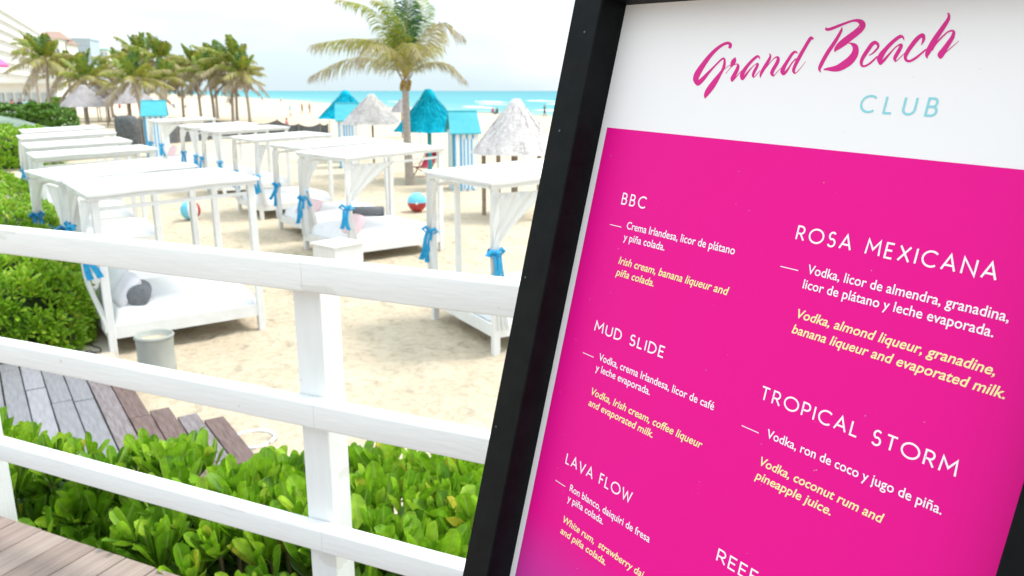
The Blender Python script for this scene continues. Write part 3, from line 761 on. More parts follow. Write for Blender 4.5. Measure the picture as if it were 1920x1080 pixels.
tA = rgn(1290, 60, 8.308); tB = rgn(1370, 60, 9.819); tC = rgn(1520, 20, 8.306); tD = rgn(1600, 10, 8.31)
LET = {
 'G': (tA, [[(652, 240, 46), (662, 200, 52), (625, 172, 46), (560, 190, 46), (490, 232, 50), (400, 310, 58), (310, 412, 68), (215, 545, 84), (150, 650, 96), (122, 730, 88), (140, 775, 88)],
            [(122, 735, 80), (150, 800, 72), (195, 770, 72), (250, 715, 62), (310, 645, 46), (380, 570, 32), (455, 492, 28), (520, 430, 30), (558, 412, 30), (572, 455, 36), (560, 540, 46), (535, 600, 42), (500, 655, 52), (450, 730, 76), (375, 840, 96), (310, 930, 88), (275, 995, 56), (268, 1032, 14)],
            [(150, 770, 60), (150, 835, 12)]]),
 'r': (tA, [[(560, 590, 8), (600, 552, 8), (655, 518, 10)], [(738, 398, 12), (722, 440, 66), (695, 490, 66), (668, 545, 16)], [(592, 648, 8), (640, 585, 9), (672, 550, 12), (720, 512, 12), (765, 500, 18), (782, 530, 44), (760, 600, 58), (722, 672, 64), (695, 730, 66), (688, 762, 34)],
            [(690, 772, 8), (735, 722, 14), (790, 655, 12), (845, 595, 9)]]),
 'a': (tB, [[(538, 508, 6), (530, 470, 24), (500, 448, 46), (450, 478, 50), (375, 548, 54), (300, 635, 60), (240, 725, 74), (208, 800, 76), (215, 862, 58)], [(222, 870, 40), (265, 815, 44), (315, 745, 34), (370, 680, 22), (430, 618, 14), (490, 580, 22), (500, 600, 46), (468, 670, 52), (432, 740, 54), (412, 800, 46), (424, 836, 24)],
            [(428, 842, 8), (470, 795, 14), (540, 715, 9)]]),
 'n': (tB, [[(712, 402, 14), (734, 436, 34), (712, 500, 50), (655, 600, 60), (595, 700, 60), (558, 775, 46), (546, 832, 18)], [(640, 670, 18), (700, 598, 14), (765, 522, 14), (830, 468, 24), (874, 474, 50), (868, 540, 64), (822, 630, 66), (780, 700, 66), (760, 765, 64), (785, 806, 36)],
            [(790, 815, 14), (830, 770, 14), (885, 705, 10), (945, 650, 8)]]),
 'd': (tB, [[(1234, 400, 6), (1215, 375, 30), (1180, 368, 46), (1130, 410, 52), (1080, 485, 56), (1020, 580, 62), (975, 662, 76), (955, 730, 80), (972, 772, 60)], [(985, 775, 40), (1025, 730, 44), (1080, 650, 30), (1135, 565, 24), (1200, 495, 26)],
            [(1515, 125, 34), (1480, 112, 62), (1430, 180, 62), (1365, 290, 62), (1300, 402, 66), (1240, 515, 66), (1190, 615, 60), (1162, 690, 58), (1162, 735, 46), (1185, 760, 28)], [(1175, 770, 14), (1225, 735, 14), (1300, 650, 9), (1382, 543, 7)]]),
 'B': (tC, [[(252, 262, 8), (236, 285, 26), (270, 295, 44), (350, 272, 46), (450, 232, 42), (560, 190, 36), (650, 160, 34), (730, 155, 52), (790, 185, 88), (808, 230, 98), (770, 290, 102), (700, 352, 102), (610, 420, 106), (520, 490, 108), (440, 555, 90), (392, 605, 52), (376, 643, 10)],
            [(590, 508, 8), (635, 515, 34), (690, 555, 84), (702, 620, 96), (675, 700, 112), (610, 780, 124), (530, 840, 122), (440, 890, 106), (360, 908, 84), (290, 910, 56), (245, 912, 38), (212, 918, 24)],
            [(494, 258, 6), (478, 310, 38), (425, 410, 50), (350, 530, 58), (275, 640, 60), (205, 760, 60), (155, 860, 58), (138, 920, 36), (162, 962, 8)]]),
 'e': (tD, [[(248, 780, 12), (300, 750, 22), (350, 702, 30), (388, 650, 34), (382, 608, 46), (340, 580, 56), (290, 610, 62), (225, 700, 62), (165, 790, 60), (128, 870, 52), (130, 930, 40), (165, 950, 32), (230, 925, 30), (300, 870, 30), (370, 802, 24)]]),
 'a2': (tD, [[(793, 548, 6), (782, 510, 26), (745, 484, 50), (690, 510, 54), (600, 585, 58), (510, 680, 64), (445, 765, 84), (412, 840, 86), (424, 905, 56)], [(432, 905, 40), (480, 855, 42), (545, 780, 32), (610, 705, 22), (670, 645, 20), (730, 612, 28), (750, 625, 48), (722, 690, 58), (680, 760, 60), (648, 825, 54), (655, 868, 32)],
             [(662, 880, 8), (720, 825, 14), (810, 735, 9)]]),
 'c': (tD, [[(1058, 618, 8), (1082, 575, 32), (1098, 520, 50), (1085, 470, 62), (1045, 480, 60), (980, 540, 68), (905, 635, 66), (845, 725, 62), (812, 805, 50), (828, 856, 44), (880, 870, 38), (960, 830, 38), (1040, 768, 32), (1130, 690, 24)]]),
 'h': (tD, [[(1470, 125, 18), (1490, 145, 34), (1482, 215, 52), (1420, 315, 68), (1345, 425, 76), (1270, 535, 82), (1210, 640, 86), (1165, 730, 78), (1145, 790, 46), (1158, 826, 10)], [(1225, 690, 40), (1270, 620, 30), (1340, 540, 26), (1410, 470, 24), (1480, 412, 24), (1545, 398, 34), (1566, 430, 48), (1540, 510, 64), (1480, 600, 74), (1410, 700, 84), (1355, 770, 84), (1360, 812, 50)],
            [(1380, 790, 50), (1430, 740, 26), (1470, 708, 14), (1550, 640, 12), (1645, 555, 6)]])}
logo = MB()
for k, (tf, strokes) in LET.items():
    for s in strokes: brush(logo, s, tf)
logo.build('script_lettering', txt_pink, board)
Z_TXT = .00075

def arc(cx, cy, rx, ry, a0, a1, n=14): return [(cx + rx * math.cos(R(a0 + (a1 - a0) * i / n)), cy + ry * math.sin(R(a0 + (a1 - a0) * i / n))) for i in range(n + 1)]
GL = {   # thin geometric capitals: width, strokes with cap height 1
 'B': (.52, [[(0, 0), (0, 1), (.25, 1)] + arc(.25, .76, .2, .24, 90, -90) + [(0, .52)], [(0, .52), (0, 0), (.27, 0)] + arc(.27, .26, .24, .26, -90, 90) + [(0, .52)]]),
 'C': (.78, [arc(.48, .5, .48, .5, 48, 312, 24)]), 'M': (.86, [[(0, 0), (.06, 1), (.43, .36), (.80, 1), (.86, 0)]]),
 'U': (.62, [[(0, 1), (0, .3)] + arc(.31, .3, .31, .3, 180, 360) + [(.62, 1)]]), 'D': (.66, [[(0, 0), (0, 1), (.2, 1)] + arc(.2, .5, .46, .5, 90, -90, 18) + [(0, 0)]]),
 'S': (.48, [arc(.25, .74, .21, .26, 40, 250, 12) + arc(.24, .26, .24, .28, 75, -150, 14)]), 'L': (.42, [[(0, 1), (0, 0), (.42, 0)]]), 'I': (.0, [[(0, 0), (0, 1)]]),
 'E': (.44, [[(.44, 1), (0, 1), (0, 0), (.44, 0)], [(0, .52), (.38, .52)]]), 'V': (.72, [[(0, 1), (.36, 0), (.72, 1)]]), 'A': (.74, [[(0, 0), (.37, 1), (.74, 0)], [(.12, .32), (.62, .32)]]),
 'F': (.42, [[(.42, 1), (0, 1), (0, 0)], [(0, .52), (.37, .52)]]), 'O': (1.0, [arc(.5, .5, .5, .5, 0, 360, 32)]), 'W': (1.06, [[(0, 1), (.27, 0), (.53, .8), (.79, 0), (1.06, 1)]]),
 'R': (.54, [[(0, 0), (0, 1), (.25, 1)] + arc(.25, .73, .23, .27, 90, -90) + [(0, .46)], [(.24, .46), (.54, 0)]]), 'X': (.66, [[(0, 0), (.64, 1)], [(.02, 1), (.66, 0)]]),
 'N': (.70, [[(0, 0), (0, 1), (.70, 0), (.70, 1)]]), 'T': (.60, [[(0, 1), (.60, 1)], [(.3, 1), (.3, 0)]]), 'P': (.50, [[(0, 0), (0, 1), (.25, 1)] + arc(.25, .72, .24, .28, 90, -90) + [(0, .44)]])}
def ribbon(mb, pts, w, tf):
    """constant-width mitred stroke"""
    P = [np.array(p, float) for p in pts]; P = [P[0]] + [P[i] for i in range(1, len(P)) if np.linalg.norm(P[i] - P[i - 1]) > 1e-5]; n = len(P); closed = np.linalg.norm(P[0] - P[-1]) < 1e-6; rows = []; z = nz()
    for i in range(n):
        a = P[i - 1] if i > 0 else (P[-2] if closed else None); b = P[i + 1] if i < n - 1 else (P[1] if closed else None)
        d1 = (P[i] - a) / (np.linalg.norm(P[i] - a) + 1e-9) if a is not None else None; d2 = (b - P[i]) / (np.linalg.norm(b - P[i]) + 1e-9) if b is not None else None
        if d1 is None: d1 = d2
        if d2 is None: d2 = d1
        n1 = np.array([-d1[1], d1[0]]); n2 = np.array([-d2[1], d2[0]]); m = n1 + n2; ml = np.linalg.norm(m)
        if ml < .3: m = n1; k = 1
        else: m = m / ml; k = min(1 / max(m.dot(n1), .35), 2.4)
        rows.append([(*tf(*(P[i] + m * w / 2 * k)), z), (*tf(*(P[i] - m * w / 2 * k)), z)])
    mb.grid(rows)
def heading(text, p0, p1, ptop, m, weight=.115, slant=0, track=.36, name='heading', endfrac=None):
    (x0, y0), (x1, y1) = B2(*p0), B2(*p1); xt, yt = B2(*ptop); yb = -(y0 + y1) / 2 if p1 else -y0; cap = -yt + y0; W = x1 - x0
    adv = []; x = 0
    for ch in text:
        if ch == ' ': x += .5 + track * .4; adv.append(None); continue
        adv.append(x); x += GL[ch][0] + track
    tot = x - track; sc = W / (tot if endfrac is None else endfrac(adv)); cw = cap; mb = MB()
    for ch, a in zip(text, adv):
        if a is None: continue
        for st_ in GL[ch][1]:
            # shift in so the stroke weight stays inside the letter's box
            wv = weight * cw
            pts = [((a + px) * sc + slant * py * cw, py * (cw - wv) + wv / 2) for px, py in st_]
            ribbon(mb, pts, wv, lambda X, Y: (x0 + X, yb + Y))
    return mb.build(name, m, board)
Z_TXT = .0002
heading('CLUB', (1611, 211), (1753, 220), (1616, 177), txt_turq, .12, slant=0, track=.62, name='logo_word')
Z_TXT = .00075
heading('BBC', (1166, 383), (1209, 392.5), (1168.5, 360.5), txt_white, .125, track=.42)
heading('MUD SLIDE', (1115.5, 620.2), (1243, 672.5), (1117.3, 599.4), txt_white, .135, track=.32)
heading('LAVA FLOW', (1061.3, 868.3), (1182, 944.6), (1065, 848), txt_white, .12, track=.30)
heading('ROSA MEXICANA', (1493, 449.5), (1866, 528), (1498, 421.5), txt_white, .12, track=.38)
heading('TROPICAL STORM', (1426, 747), (1789.5, 897), (1426.8, 719.3), txt_white, .12, track=.34)
heading('REEF', (1344, 1052), (1384.9, 1077.5), (1349.6, 1027.9), txt_white, .125, track=.26, endfrac=lambda adv: adv[2])
def dash(p0, p1):
    (x0, y0), (x1, y1) = B2(*p0), B2(*p1); y = -(y0 + y1) / 2; z = nz()
    MB().add([(x0, y - .0005, z), (x1, y - .0005, z), (x1, y + .0005, z), (x0, y + .0005, z)], [(0, 1, 2, 3)]).build('dash', txt_white, board)
for a, b in (((1144.5, 420.7), (1165.8, 426.2)), ((1093.7, 661), (1114, 670)), ((1042.5, 900), (1060.8, 912.8)), ((1464, 499), (1497.2, 507.8)), ((1391.7, 797.8), (1423.3, 811.9))): dash(a, b)
def body(text, p0, p1, m, size, bold=0, shear=0, name='text_line'):
    (x0, y0), (x1, y1) = B2(*p0), B2(*p1); W = x1 - x0; yb = -(y0 + y1) / 2
    c = bpy.data.curves.new('t', 'FONT'); c.body = text; c.size = size; c.shear = shear; c.offset = bold * size; c.resolution_u = 3; c.fill_mode = 'FRONT'
    o = bpy.data.objects.new('t', c); col.objects.link(o); bpy.context.view_layer.update()
    me = bpy.data.meshes.new_from_object(o.evaluated_get(bpy.context.evaluated_depsgraph_get()))
    xs = [v.co.x for v in me.vertices]; mn, mxx = min(xs), max(xs); k = W / (mxx - mn); z = nz()
    for v in me.vertices: v.co = Vector((x0 + (v.co.x - mn) * k, yb + v.co.y, z))
    bpy.data.objects.remove(o); bpy.data.curves.remove(c)
    me.materials.clear(); me.materials.append(m)
    ob = bpy.data.objects.new(name, me); col.objects.link(ob); ob.parent = board; print(text[:12], 'k', round(k, 3), 'slope', round(y1 - y0, 4))
S_ = .0158 * BT
for (tx, a, b) in [('Crema Irlandesa, licor de plátano', (1175, 429.5), (1377.5, 477)), ('y piña colada.', (1169.5, 450.3), (1246, 470.3)),
                   ('Vodka, crema Irlandesa, licor de café', (1123.2, 673.9), (1338, 770.6)), ('y leche evaporada.', (1117.3, 693.6), (1218.4, 742)),
                   ('Ron blanco, daiquiri de fresa', (1068.9, 918.3), (1217.5, 1019.4)), ('y piña colada.', (1064.7, 938), (1130.8, 984.4)),
                   ('Vodka, licor de almendra, granadina,', (1513.9, 512), (1891, 605)), ('licor de plátano y leche evaporada.', (1505.5, 539), (1862, 634)),
                   ('Vodka, ron de coco y jugo de piña.', (1437.6, 818.9), (1765.2, 966.3))]:
    body(tx, a, b, txt_white, S_ * .80, .009)
for (tx, a, b) in [('Irish cream, banana liqueur and', (1160, 494), (1365.5, 554.5)), ('piña colada.', (1155, 515.5), (1225.8, 537.5)),
                   ('Vodka, Irish cream, coffee liqueur', (1108.9, 738.7), (1316, 842.5)), ('and evaporated milk.', (1103.6, 759.4), (1223.6, 821.5)),
                   ('White rum,  strawberry dai', (1056, 978.6), (1206, 1085)), ('and piña colada.', (1051.2, 998.2), (1135, 1060.8)),
                   ('Vodka, almond liqueur, granadine,', (1494, 594.5), (1865, 706)), ('banana liqueur and evaporated milk.', (1484.8, 623), (1883.6, 749.5)),
                   ('Vodka, coconut rum and', (1424.5, 871.6), (1655, 982)), ('pineapple juice.', (1415.4, 897), (1557.5, 966))]:
    body(tx, a, b, txt_cream, S_ * .80, .013, .2)

# ------------------------------------------------------------------ cabana beds
def curtain(P_top, along, spread, tie_z, foot_z, post, seed, flare=.16, bulge=(0, 0, 0)):
    """cloth from a stretch of the roof beam, gathered at a tie and falling beside the post"""
    rows = []; n = 18; m = 21; rn = random.Random(seed); ph = rn.uniform(0, 6); side = along.cross(Vector((0, 0, 1))).normalized(); bulge = Vector(bulge)
    zt = P_top.z
    for i in range(n + 1):
        u = i / n; row = []
        z = zt + (foot_z - zt) * u; ut = (zt - tie_z) / (zt - foot_z)
        for j in range(m):
            v = j / (m - 1)
            if u < ut:
                k = u / ut; sp = spread * (1 - k) ** 1.25 + .10 * k; fold = .035 * (1 - k * .6)
            else:
                k = (u - ut) / (1 - ut); sp = .10 + flare * k ** .7; fold = .02 + .02 * k
            q = post + along * (sp * v - .03) + side * (fold * math.sin(v * 22 + ph + u * 2)) + bulge * math.sin(math.pi * min(1, u * 1.1)) 
            zz = z
            if u < ut: zz = z + (tie_z - zt) * 0 - (1 - v) * 0
            row.append((q.x, q.y, zz))
        rows.append(row)
    return rows
def ribbon_obj(parent, p, seed, scale=1.0, m=None):
    rn = random.Random(seed); mb = MB()
    mb.lathe([(.062, -.035), (.07, 0), (.062, .035)], p, 10)
    mb.lathe([(0, .04), (.035, .02), (.045, 0), (.035, -.03), (0, -.04)], p + Vector((.02, -.07, 0)), 8)
    for sgn in (-1, 1):      # bow loops
        L = rn.uniform(.09, .16)
        mb.tube([p + Vector((.02, -.07, 0)), p + Vector((.02 + sgn * L * .6, -.09, .05)), p + Vector((.02 + sgn * L, -.08, .01)), p + Vector((.02 + sgn * L * .5, -.08, -.03))], [.012, .03, .026, .010], 6)
    for sgn in (-1, .6):     # tails
        rows = []; L = rn.uniform(.32, .5)
        for i in range(8):
            u = i / 7; cx = p.x + .02 + sgn * (.03 + .05 * u + .02 * math.sin(u * 5 + seed)); cy = p.y - .09 - .02 * math.sin(u * 4); w = .028 + .022 * u
            rows.append([(cx - w, cy, p.z - .02 - L * u), (cx + w, cy + .012, p.z - .02 - L * u)])
        mb.grid(rows)
    return mb.build('ribbon', m or M['ribbon'], parent)

BEDS = {}
def cabana(key, npx, label, zn=2.12, zr=2.22, d1=56, L=2.1, W=2.05, zL=None, curtains=(('N', 'L', .85), ('L', 'N', .8)), midposts=False, far=False, group='white canopied beach beds', slats=True):
    N = G(npx[0], npx[1], zn); a = R(d1); zL = zL or zn
    t = thing('cabana_bed', label, 'canopy bed', (N.x, N.y, 0), -a + math.pi / 2, group); lr = random.Random(key); t.rotation_euler = (R(lr.uniform(-.7, .7)), R(lr.uniform(-.5, .5)), -a + math.pi / 2)
    # local frame: x along N->R, y along N->L
    C = {'N': (0, 0, zn), 'R': (L, 0, zr), 'F': (L, W, zr), 'L': (0, W, zL)}
    pw = .095; wm = M['white']
    for k, (x, y, z) in C.items():
        sx = 1 if x == 0 else -1; sy = 1 if y == 0 else -1
        MB().box((x + sx * pw / 2, y + sy * pw / 2, z / 2 - .1), (pw, pw, z + .1)).build('post', wm, t, bevel=0 if far else .006, seg=1)
    def cz(x, y):
        u, v = x / L, y / W; return (1 - u) * (1 - v) * zn + u * (1 - v) * zr + u * v * zr + (1 - u) * v * zL
    def P(x, y, dz=0): return Vector((x, y, cz(x, y) + dz))
    e = .012
    for (p, q) in ((P(-.03, -e, -.0), P(L + .03, -e, 0)), (P(-.03, W + e, 0), P(L + .03, W + e, 0)), (P(-e, .04, 0), P(-e, W - .04, 0)), (P(L + e, .04, 0), P(L + e, W - .04, 0))):
        MB().bar(p - Vector((0, 0, .035)), q - Vector((0, 0, .035)), .035, .065).build('roof_beam', wm, t)
    for (p, q) in ((P(.1, .045, -.19), P(L - .1, .045, -.19)), (P(.1, W - .045, -.19), P(L - .1, W - .045, -.19))):
        MB().bar(p, q, .03, .05).build('curtain_rail', wm, t)
    for i in range(1, 5):
        x = L * i / 5; MB().bar(P(x, .02, -.03), P(x, W - .02, -.03), .04, .05).build('rafter', wm, t)
    rows = []; top = []; nn = 12
    for i in range(nn + 1):
        row = []
        for j in range(nn + 1):
            x = -.06 + (L + .12) * i / nn; y = -.06 + (W + .12) * j / nn
            sag = -lr.uniform(.016, .024) * abs(math.sin(i / nn * math.pi * 5)) + .02 * noise.noise(Vector((x * 3 + N.x, y * 3, 0)))
            if i in (0, nn) or j in (0, nn): sag = 0
            row.append(P(x, y, .018 + sag))
        top.append(row)
    mb = MB().grid(top)
    # hanging hem all round
    edge = [top[i][0] for i in range(nn + 1)] + [top[nn][j] for j in range(1, nn + 1)] + [top[i][nn] for i in range(nn - 1, -1, -1)] + [top[0][j] for j in range(nn - 1, -1, -1)]
    mb.grid([[p, p + Vector((0, 0, -.03 - .008 * math.sin(k * 1.3)))] for k, p in enumerate(edge)])
    o = mb.build('canopy', M['canopy'], t); s_ = o.modifiers.new('thick', 'SOLIDIFY'); s_.thickness = .006
    # bed
    hb = .30
    for (p, q) in (((pw, .03, hb), (L - pw, .03, hb)), ((pw, W - .03, hb), (L - pw, W - .03, hb)), ((.03, pw, hb), (.03, W - pw, hb)), ((L - .03, pw, hb), (L - .03, W - pw, hb))):
        MB().bar(p, q, .035, .17).build('side_board', wm, t)
    MB().box((L / 2, W / 2, .345), (L - .1, W - .1, .03)).build('bed_base', wm, t)
    rows = []; nn = 16; x0, x1, y0, y1 = .10, L - .05, .08, W - .08
    def pill(u): return max(0, 1 - abs(2 * u - 1) ** 9) ** .3
    for i in range(nn + 1):
        row = []
        for j in range(nn + 1):
            u = i / nn; v = j / nn; uu = .5 + .5 * math.copysign(abs(2 * u - 1) ** .6, 2 * u - 1); vv = .5 + .5 * math.copysign(abs(2 * v - 1) ** .6, 2 * v - 1)
            h = .37 + .25 * pill(uu) * pill(vv) + .012 * noise.noise(Vector((uu * 5 + N.x, vv * 5, 1)))
            row.append((x0 + (x1 - x0) * uu, y0 + (y1 - y0) * vv, h))
        rows.append(row)
    MB().grid(rows).build('mattress', M['mattress'], t, smooth=True)
    if midposts:
        MB().box((.13, W * .64, zn / 2 + .12), (.07, .07, zn - .3)).build('post', wm, t)
    for ci, (c, to, sp) in enumerate(curtains):
        p = Vector(C[c]); q = Vector(C[to]); al = Vector((q.x - p.x, q.y - p.y, 0)).normalized()
        inn = Vector((1 if p.x == 0 else -1, 1 if p.y == 0 else -1, 0)) * .05
        pp = Vector((p.x, p.y, 0)) + inn * .6
        tz = {'A': 1.5, 'B': 1.4, 'R1': 1.38}.get(key, 1.14)
        bulge = (-.16, .12, 0) if (key == 'A' and c == 'N') else ((-.05, .02, 0) if far else (-.03, .0, 0))
        rows = curtain(Vector((p.x, p.y, p.z - .12)), al, sp, tz, .32, pp - inn * .4, ci * 7 + len(key) * 3 + int(N.y), bulge=bulge)
        cu = MB().grid(rows).build('curtain', M['sheer'], t, smooth=True)
        # ribbon faces the walkway: build in local coordinates turned to the front
        ribbon_obj(cu, Vector((0, 0, 0)), ci * 5 + int(N.x * 10) % 17, m=M['ribbon_dark'] if key in ('B', 'C') else None)
        rb = cu.children[0]; rb.location = pp + Vector((0, 0, tz)) + Vector(bulge) * .8; rb.rotation_euler = (lr.uniform(-.12, .12), lr.uniform(-.3, .3), a - math.pi / 2 + lr.uniform(-.7, .7)); rb.scale = (lr.uniform(.8, 1.15), 1, lr.uniform(.85, 1.25))
    BEDS[key] = (t, N, a, L, W); return t
def bed_pt(key, x, y, z): t, N, a, L, W = BEDS[key]; c, s = math.cos(-a + math.pi / 2), math.sin(-a + math.pi / 2); return Vector((N.x + x * c - y * s, N.y + x * s + y * c, z))

both = lambda n, l: (('N', 'R', n), ('L', 'N', l))
cabana('A', (169, 367), 'nearest white canopy bed on the left, grey bolster on it, barrel beside it', 2.12, 2.19, 54, 2.08, 1.95, curtains=(('N', 'L', .75), ('L', 'N', .7)))
cabana('B', (113, 339), 'second white canopy bed from the front in the left row', 2.12, 2.2, 48, 1.95, 1.95)
cabana('C', (69, 296), 'third white canopy bed from the front in the left row', 2.12, 2.2, 55, 2.15, 1.6)
cabana('D', (56, 278), 'fourth white canopy bed from the front in the left row', 2.12, 2.2, 55, 2.1, 1.8, far=True)
cabana('E', (44, 261), 'fifth white canopy bed from the front in the left row', 2.14, 2.25, 55, 2.2, 1.9, far=True)
cabana('F', (49, 249), 'rearmost white canopy bed of the left row, a thin strip of roof', 2.12, 2.2, 55, 2.2, 1.9, far=True)
cabana('R1', (925, 345), 'white canopy bed partly hidden by the menu board, sheer curtain on its front post', 2.26, 2.34, 61, 2.2, 2.1, zL=2.24, curtains=(('N', 'R', .85), ('L', 'N', .32)), midposts=True)
cabana('R2', (647, 297), 'white canopy bed with a sheer diagonal curtain, right behind the white cabinet', 2.12, 2.24, 50, 2.3, 2.1, curtains=(('N', 'R', 1.15), ('L', 'N', .55)))
cabana('R3', (569, 279), 'white canopy bed with a dark bolster, just behind the one with the diagonal curtain', 2.12, 2.22, 54, 2.15, 2.0, curtains=(('N', 'R', .5), ('L', 'N', .5)))
cabana('R4', (478, 263), 'fourth canopy bed from the menu board in the right row, behind the dark bolster bed', 2.12, 2.2, 54, 2.15, 2.0, curtains=both(.35, .35))
cabana('R5', (409, 247), 'white canopy bed third from the far end of the right row', 2.12, 2.22, 54, 2.3, 2.0, far=True)
cabana('R6', (365, 240), 'white canopy bed second from the far end of the right row', 2.12, 2.2, 54, 2.2, 2.0, far=True)
cabana('R7', (300, 228), 'rearmost white canopy bed of the right row, touching the turquoise-roofed hut', 2.12, 2.2, 54, 2.3, 2.1, far=True, curtains=(('N', 'R', .8), ('L', 'N', .5)))

def pillow(label, key, x, y, z, rx, rz, m, size=(.5, .5, .16), group=None):
    rows = []; n = 14
    for sgn in (1, -1):
        rr = []
        for i in range(n + 1):
            row = []
            for j in range(n + 1):
                u = i / n * 2 - 1; v = j / n * 2 - 1
                px = u * (1 - .08 * v * v); py = v * (1 - .08 * u * u)
                row.append((px * size[0] / 2, py * size[1] / 2, sgn * size[2] / 2 * (max(0, (1 - u ** 4) * (1 - v ** 4)) ** .45) * (1 + .12 * noise.noise(Vector((u * 2, v * 2, x * 3))))))
            rr.append(row if sgn > 0 else row[::-1])
        rows.append(rr)
    mb = MB().grid(rows[0]).grid(rows[1]); o = mb.build('pillow', m, smooth=True)
    w = bed_pt(key, x, y, z); o.location = w; o.rotation_euler = (Matrix.Rotation(-BEDS[key][2] + math.pi / 2 + rz, 3, 'Z') @ Matrix.Rotation(rx, 3, 'Y')).to_euler()
    return setp(o, label, 'pillow', group)
pillow('pale lilac pillow nearest the barrel, on the nearest left bed', 'A', .36, .52, .74, R(-55), R(0), M['pillow'], (.5, .62, .2))
pillow('white pillow propped at the head of the nearest left bed, behind the grey bolster', 'A', .33, 1.2, .76, R(-55), R(4), M['mattress'], (.5, .62, .2))
pillow('white pillow on the second bed of the left row', 'B', .4, .6, .72, R(-50), 0, M['mattress'], (.5, .6, .2))
pillow('pink pillow on the bed beneath the diagonal curtain', 'R2', .34, .42, .72, R(-55), 0, M['pink_pillow'], (.5, .6, .18))
pillow('long pink pillow at the near corner of the bed with the dark bolster', 'R3', .34, .75, .68, R(-45), R(6), M['pink_pillow'], (.5, .9, .18))
pillow('pink pillow under the rearmost canopy next to the turquoise-roofed hut', 'R7', .5, .6, .8, R(-60), 0, M['pink_pillow'], (.6, .8, .2))
def bolster(label, w, L, r, d, group=None):
    d = Vector(d).normalized(); w = Vector(w); n = 12; pts = []; rd = []
    for u, k in ((0, .0), (.0, .7), (.015, .93), (.04, 1), (.3, 1.02), (.7, 1.02), (.96, 1), (.985, .93), (1, .7), (1, 0)): pts.append(w + d * (L * (u - .5))); rd.append(max(.001, r * k))
    # nudge equal points apart so directions stay defined
    pts[0] -= d * .002; pts[-1] += d * .002
    t = thing('bolster', label, 'bolster', w); mb = MB().tube([p - w for p in pts], rd, 18); mb.build('cushion', M['grey_cloth'], t, smooth=True)
    for u in (.06, .94):
        q = w + d * (L * (u - .5)) - w; MB().tube([q - d * .006, q + d * .006], [r * 1.02, r * 1.02], 18, False).build('piping', M['cable'], t)
b1 = G(262, 553, .68); bolster('fat dark grey bolster lying across the pillows of the nearest left bed', (b1.x, b1.y, .71), .42, .145, (-.35, .93, 0))
b2 = G(691, 401, .62); bolster('long dark grey bolster on the bed behind the diagonal curtain', (b2.x, b2.y, .68), .74, .115, (1, .12, 0))

# ------------------------------------------------------------------ things on the sand
b = G(298, 710, 0)
t = thing('barrel', 'grey plastic barrel with an open rim beside the nearest left bed', 'barrel', b)
H = .56
MB().lathe([(.175, -.05), (.205, .0), (.215, .12), (.222, .16), (.212, .19), (.208, .40), (.214, .52), (.222, H), (.212, H + .012), (.198, H), (.19, H - .06), (0, H - .075)], n=32).build('body', M['barrel'], t, True)
MB().lathe([(.205, H - .03), (.226, H - .02), (.226, H - .005), (.205, H)], n=32).build('rim', M['barrel'], t, True)
MB().lathe([(0, H - .055), (.185, H - .06)], n=24).build('sand_fill', M['sand'], t)
t = thing('hose_ring', 'white round hose coil lying on sand at the end of the boardwalk', 'hose', G(474, 826, .0))
for k in range(1):
    pts = [(.21 * math.cos(a) * (1 + .04 * math.sin(3 * a + k)), .21 * math.sin(a) * (1 + .03 * math.cos(2 * a)), .015) for a in [i / 28 * 2 * math.pi for i in range(29)]]
    MB().tube(pts, .018, 8).build('coil', M['far_white'], t, True)
pts = [G(x, y, .075) for x, y in ((150, 622), (160, 632), (172, 646), (188, 654), (185, 661), (170, 658), (158, 661))]
pts = [Vector((*(np.array(p)[:2]), .075 + .01 * math.sin(i))) for i, p in enumerate(smooth_pts([tuple(p) for p in pts], 5))]
setp(MB().tube(pts, .008, 6).build('cable', M['cable'], smooth=True), 'thin black cable looping on the path by the nearest bed', 'cable')
# white cabinet
cp_ = G(603, 545, 0)
t = thing('cabinet', 'square white towel cabinet standing before the bed with the diagonal curtain', 'cabinet', (cp_.x, cp_.y, 0), R(-40))
cp_h = .78
MB().box((0, .4, cp_h / 2), (.62, .62, cp_h)).build('body', M['white'], t, bevel=.008)
MB().box((0, .4, cp_h + .012), (.68, .68, .03)).build('lid', M['white'], t, bevel=.006)
MB().box((0, .085, cp_h / 2 + .02), (.54, .016, cp_h - .14)).build('door', M['white'], t, bevel=.004)
MB().lathe([(0, .0), (.018, .0), (.018, .02), (0, .03)], (0, 0, 0), 10).build('knob', M['cable'], t).matrix_local = Matrix.Translation((.0, .076, cp_h * .72)) @ Matrix.Rotation(R(90), 4, 'X')

def ball(label, px, py, d, rot, group='beach balls on the sand'):
    c = G(px, py, d / 2); cols_ = [mat('ball_blue', (.16, .58, .78), .3), mat('ball_white', (.8, .8, .8), .3), mat('ball_red', (.42, .04, .04), .3)]
    t = thing('beach_ball', label, 'beach ball', (c.x, c.y, d / 2), 0, group); t.rotation_euler = rot
    n = 12
    for k in range(6):
        mb = MB(); rows = []
        for i in range(n + 1):
            th = math.pi * i / n; rows.append([(d / 2 * math.sin(th) * math.cos(ph), d / 2 * math.sin(th) * math.sin(ph), d / 2 * math.cos(th)) for ph in [(k + j / 4) * math.pi / 3 for j in range(5)]])
        mb.grid(rows).build('panel', cols_[ball.pat[k]], t, True, label=['blue panel', 'white panel', 'red panel'][ball.pat[k]])
    for s in (1, -1): MB().lathe([(0, s * (d / 2 + .002)), (d * .07, s * (d / 2 - .001))], n=12).build('cap', cols_[1], t)
ball.pat = [0, 0, 1, 2, 2, 1]
ball('blue, white and red beach ball seen between posts of the nearest left bed', 357, 394, .53, (R(4), R(6), R(158)))
ball.pat = [0, 0, 0, 2, 2, 2]
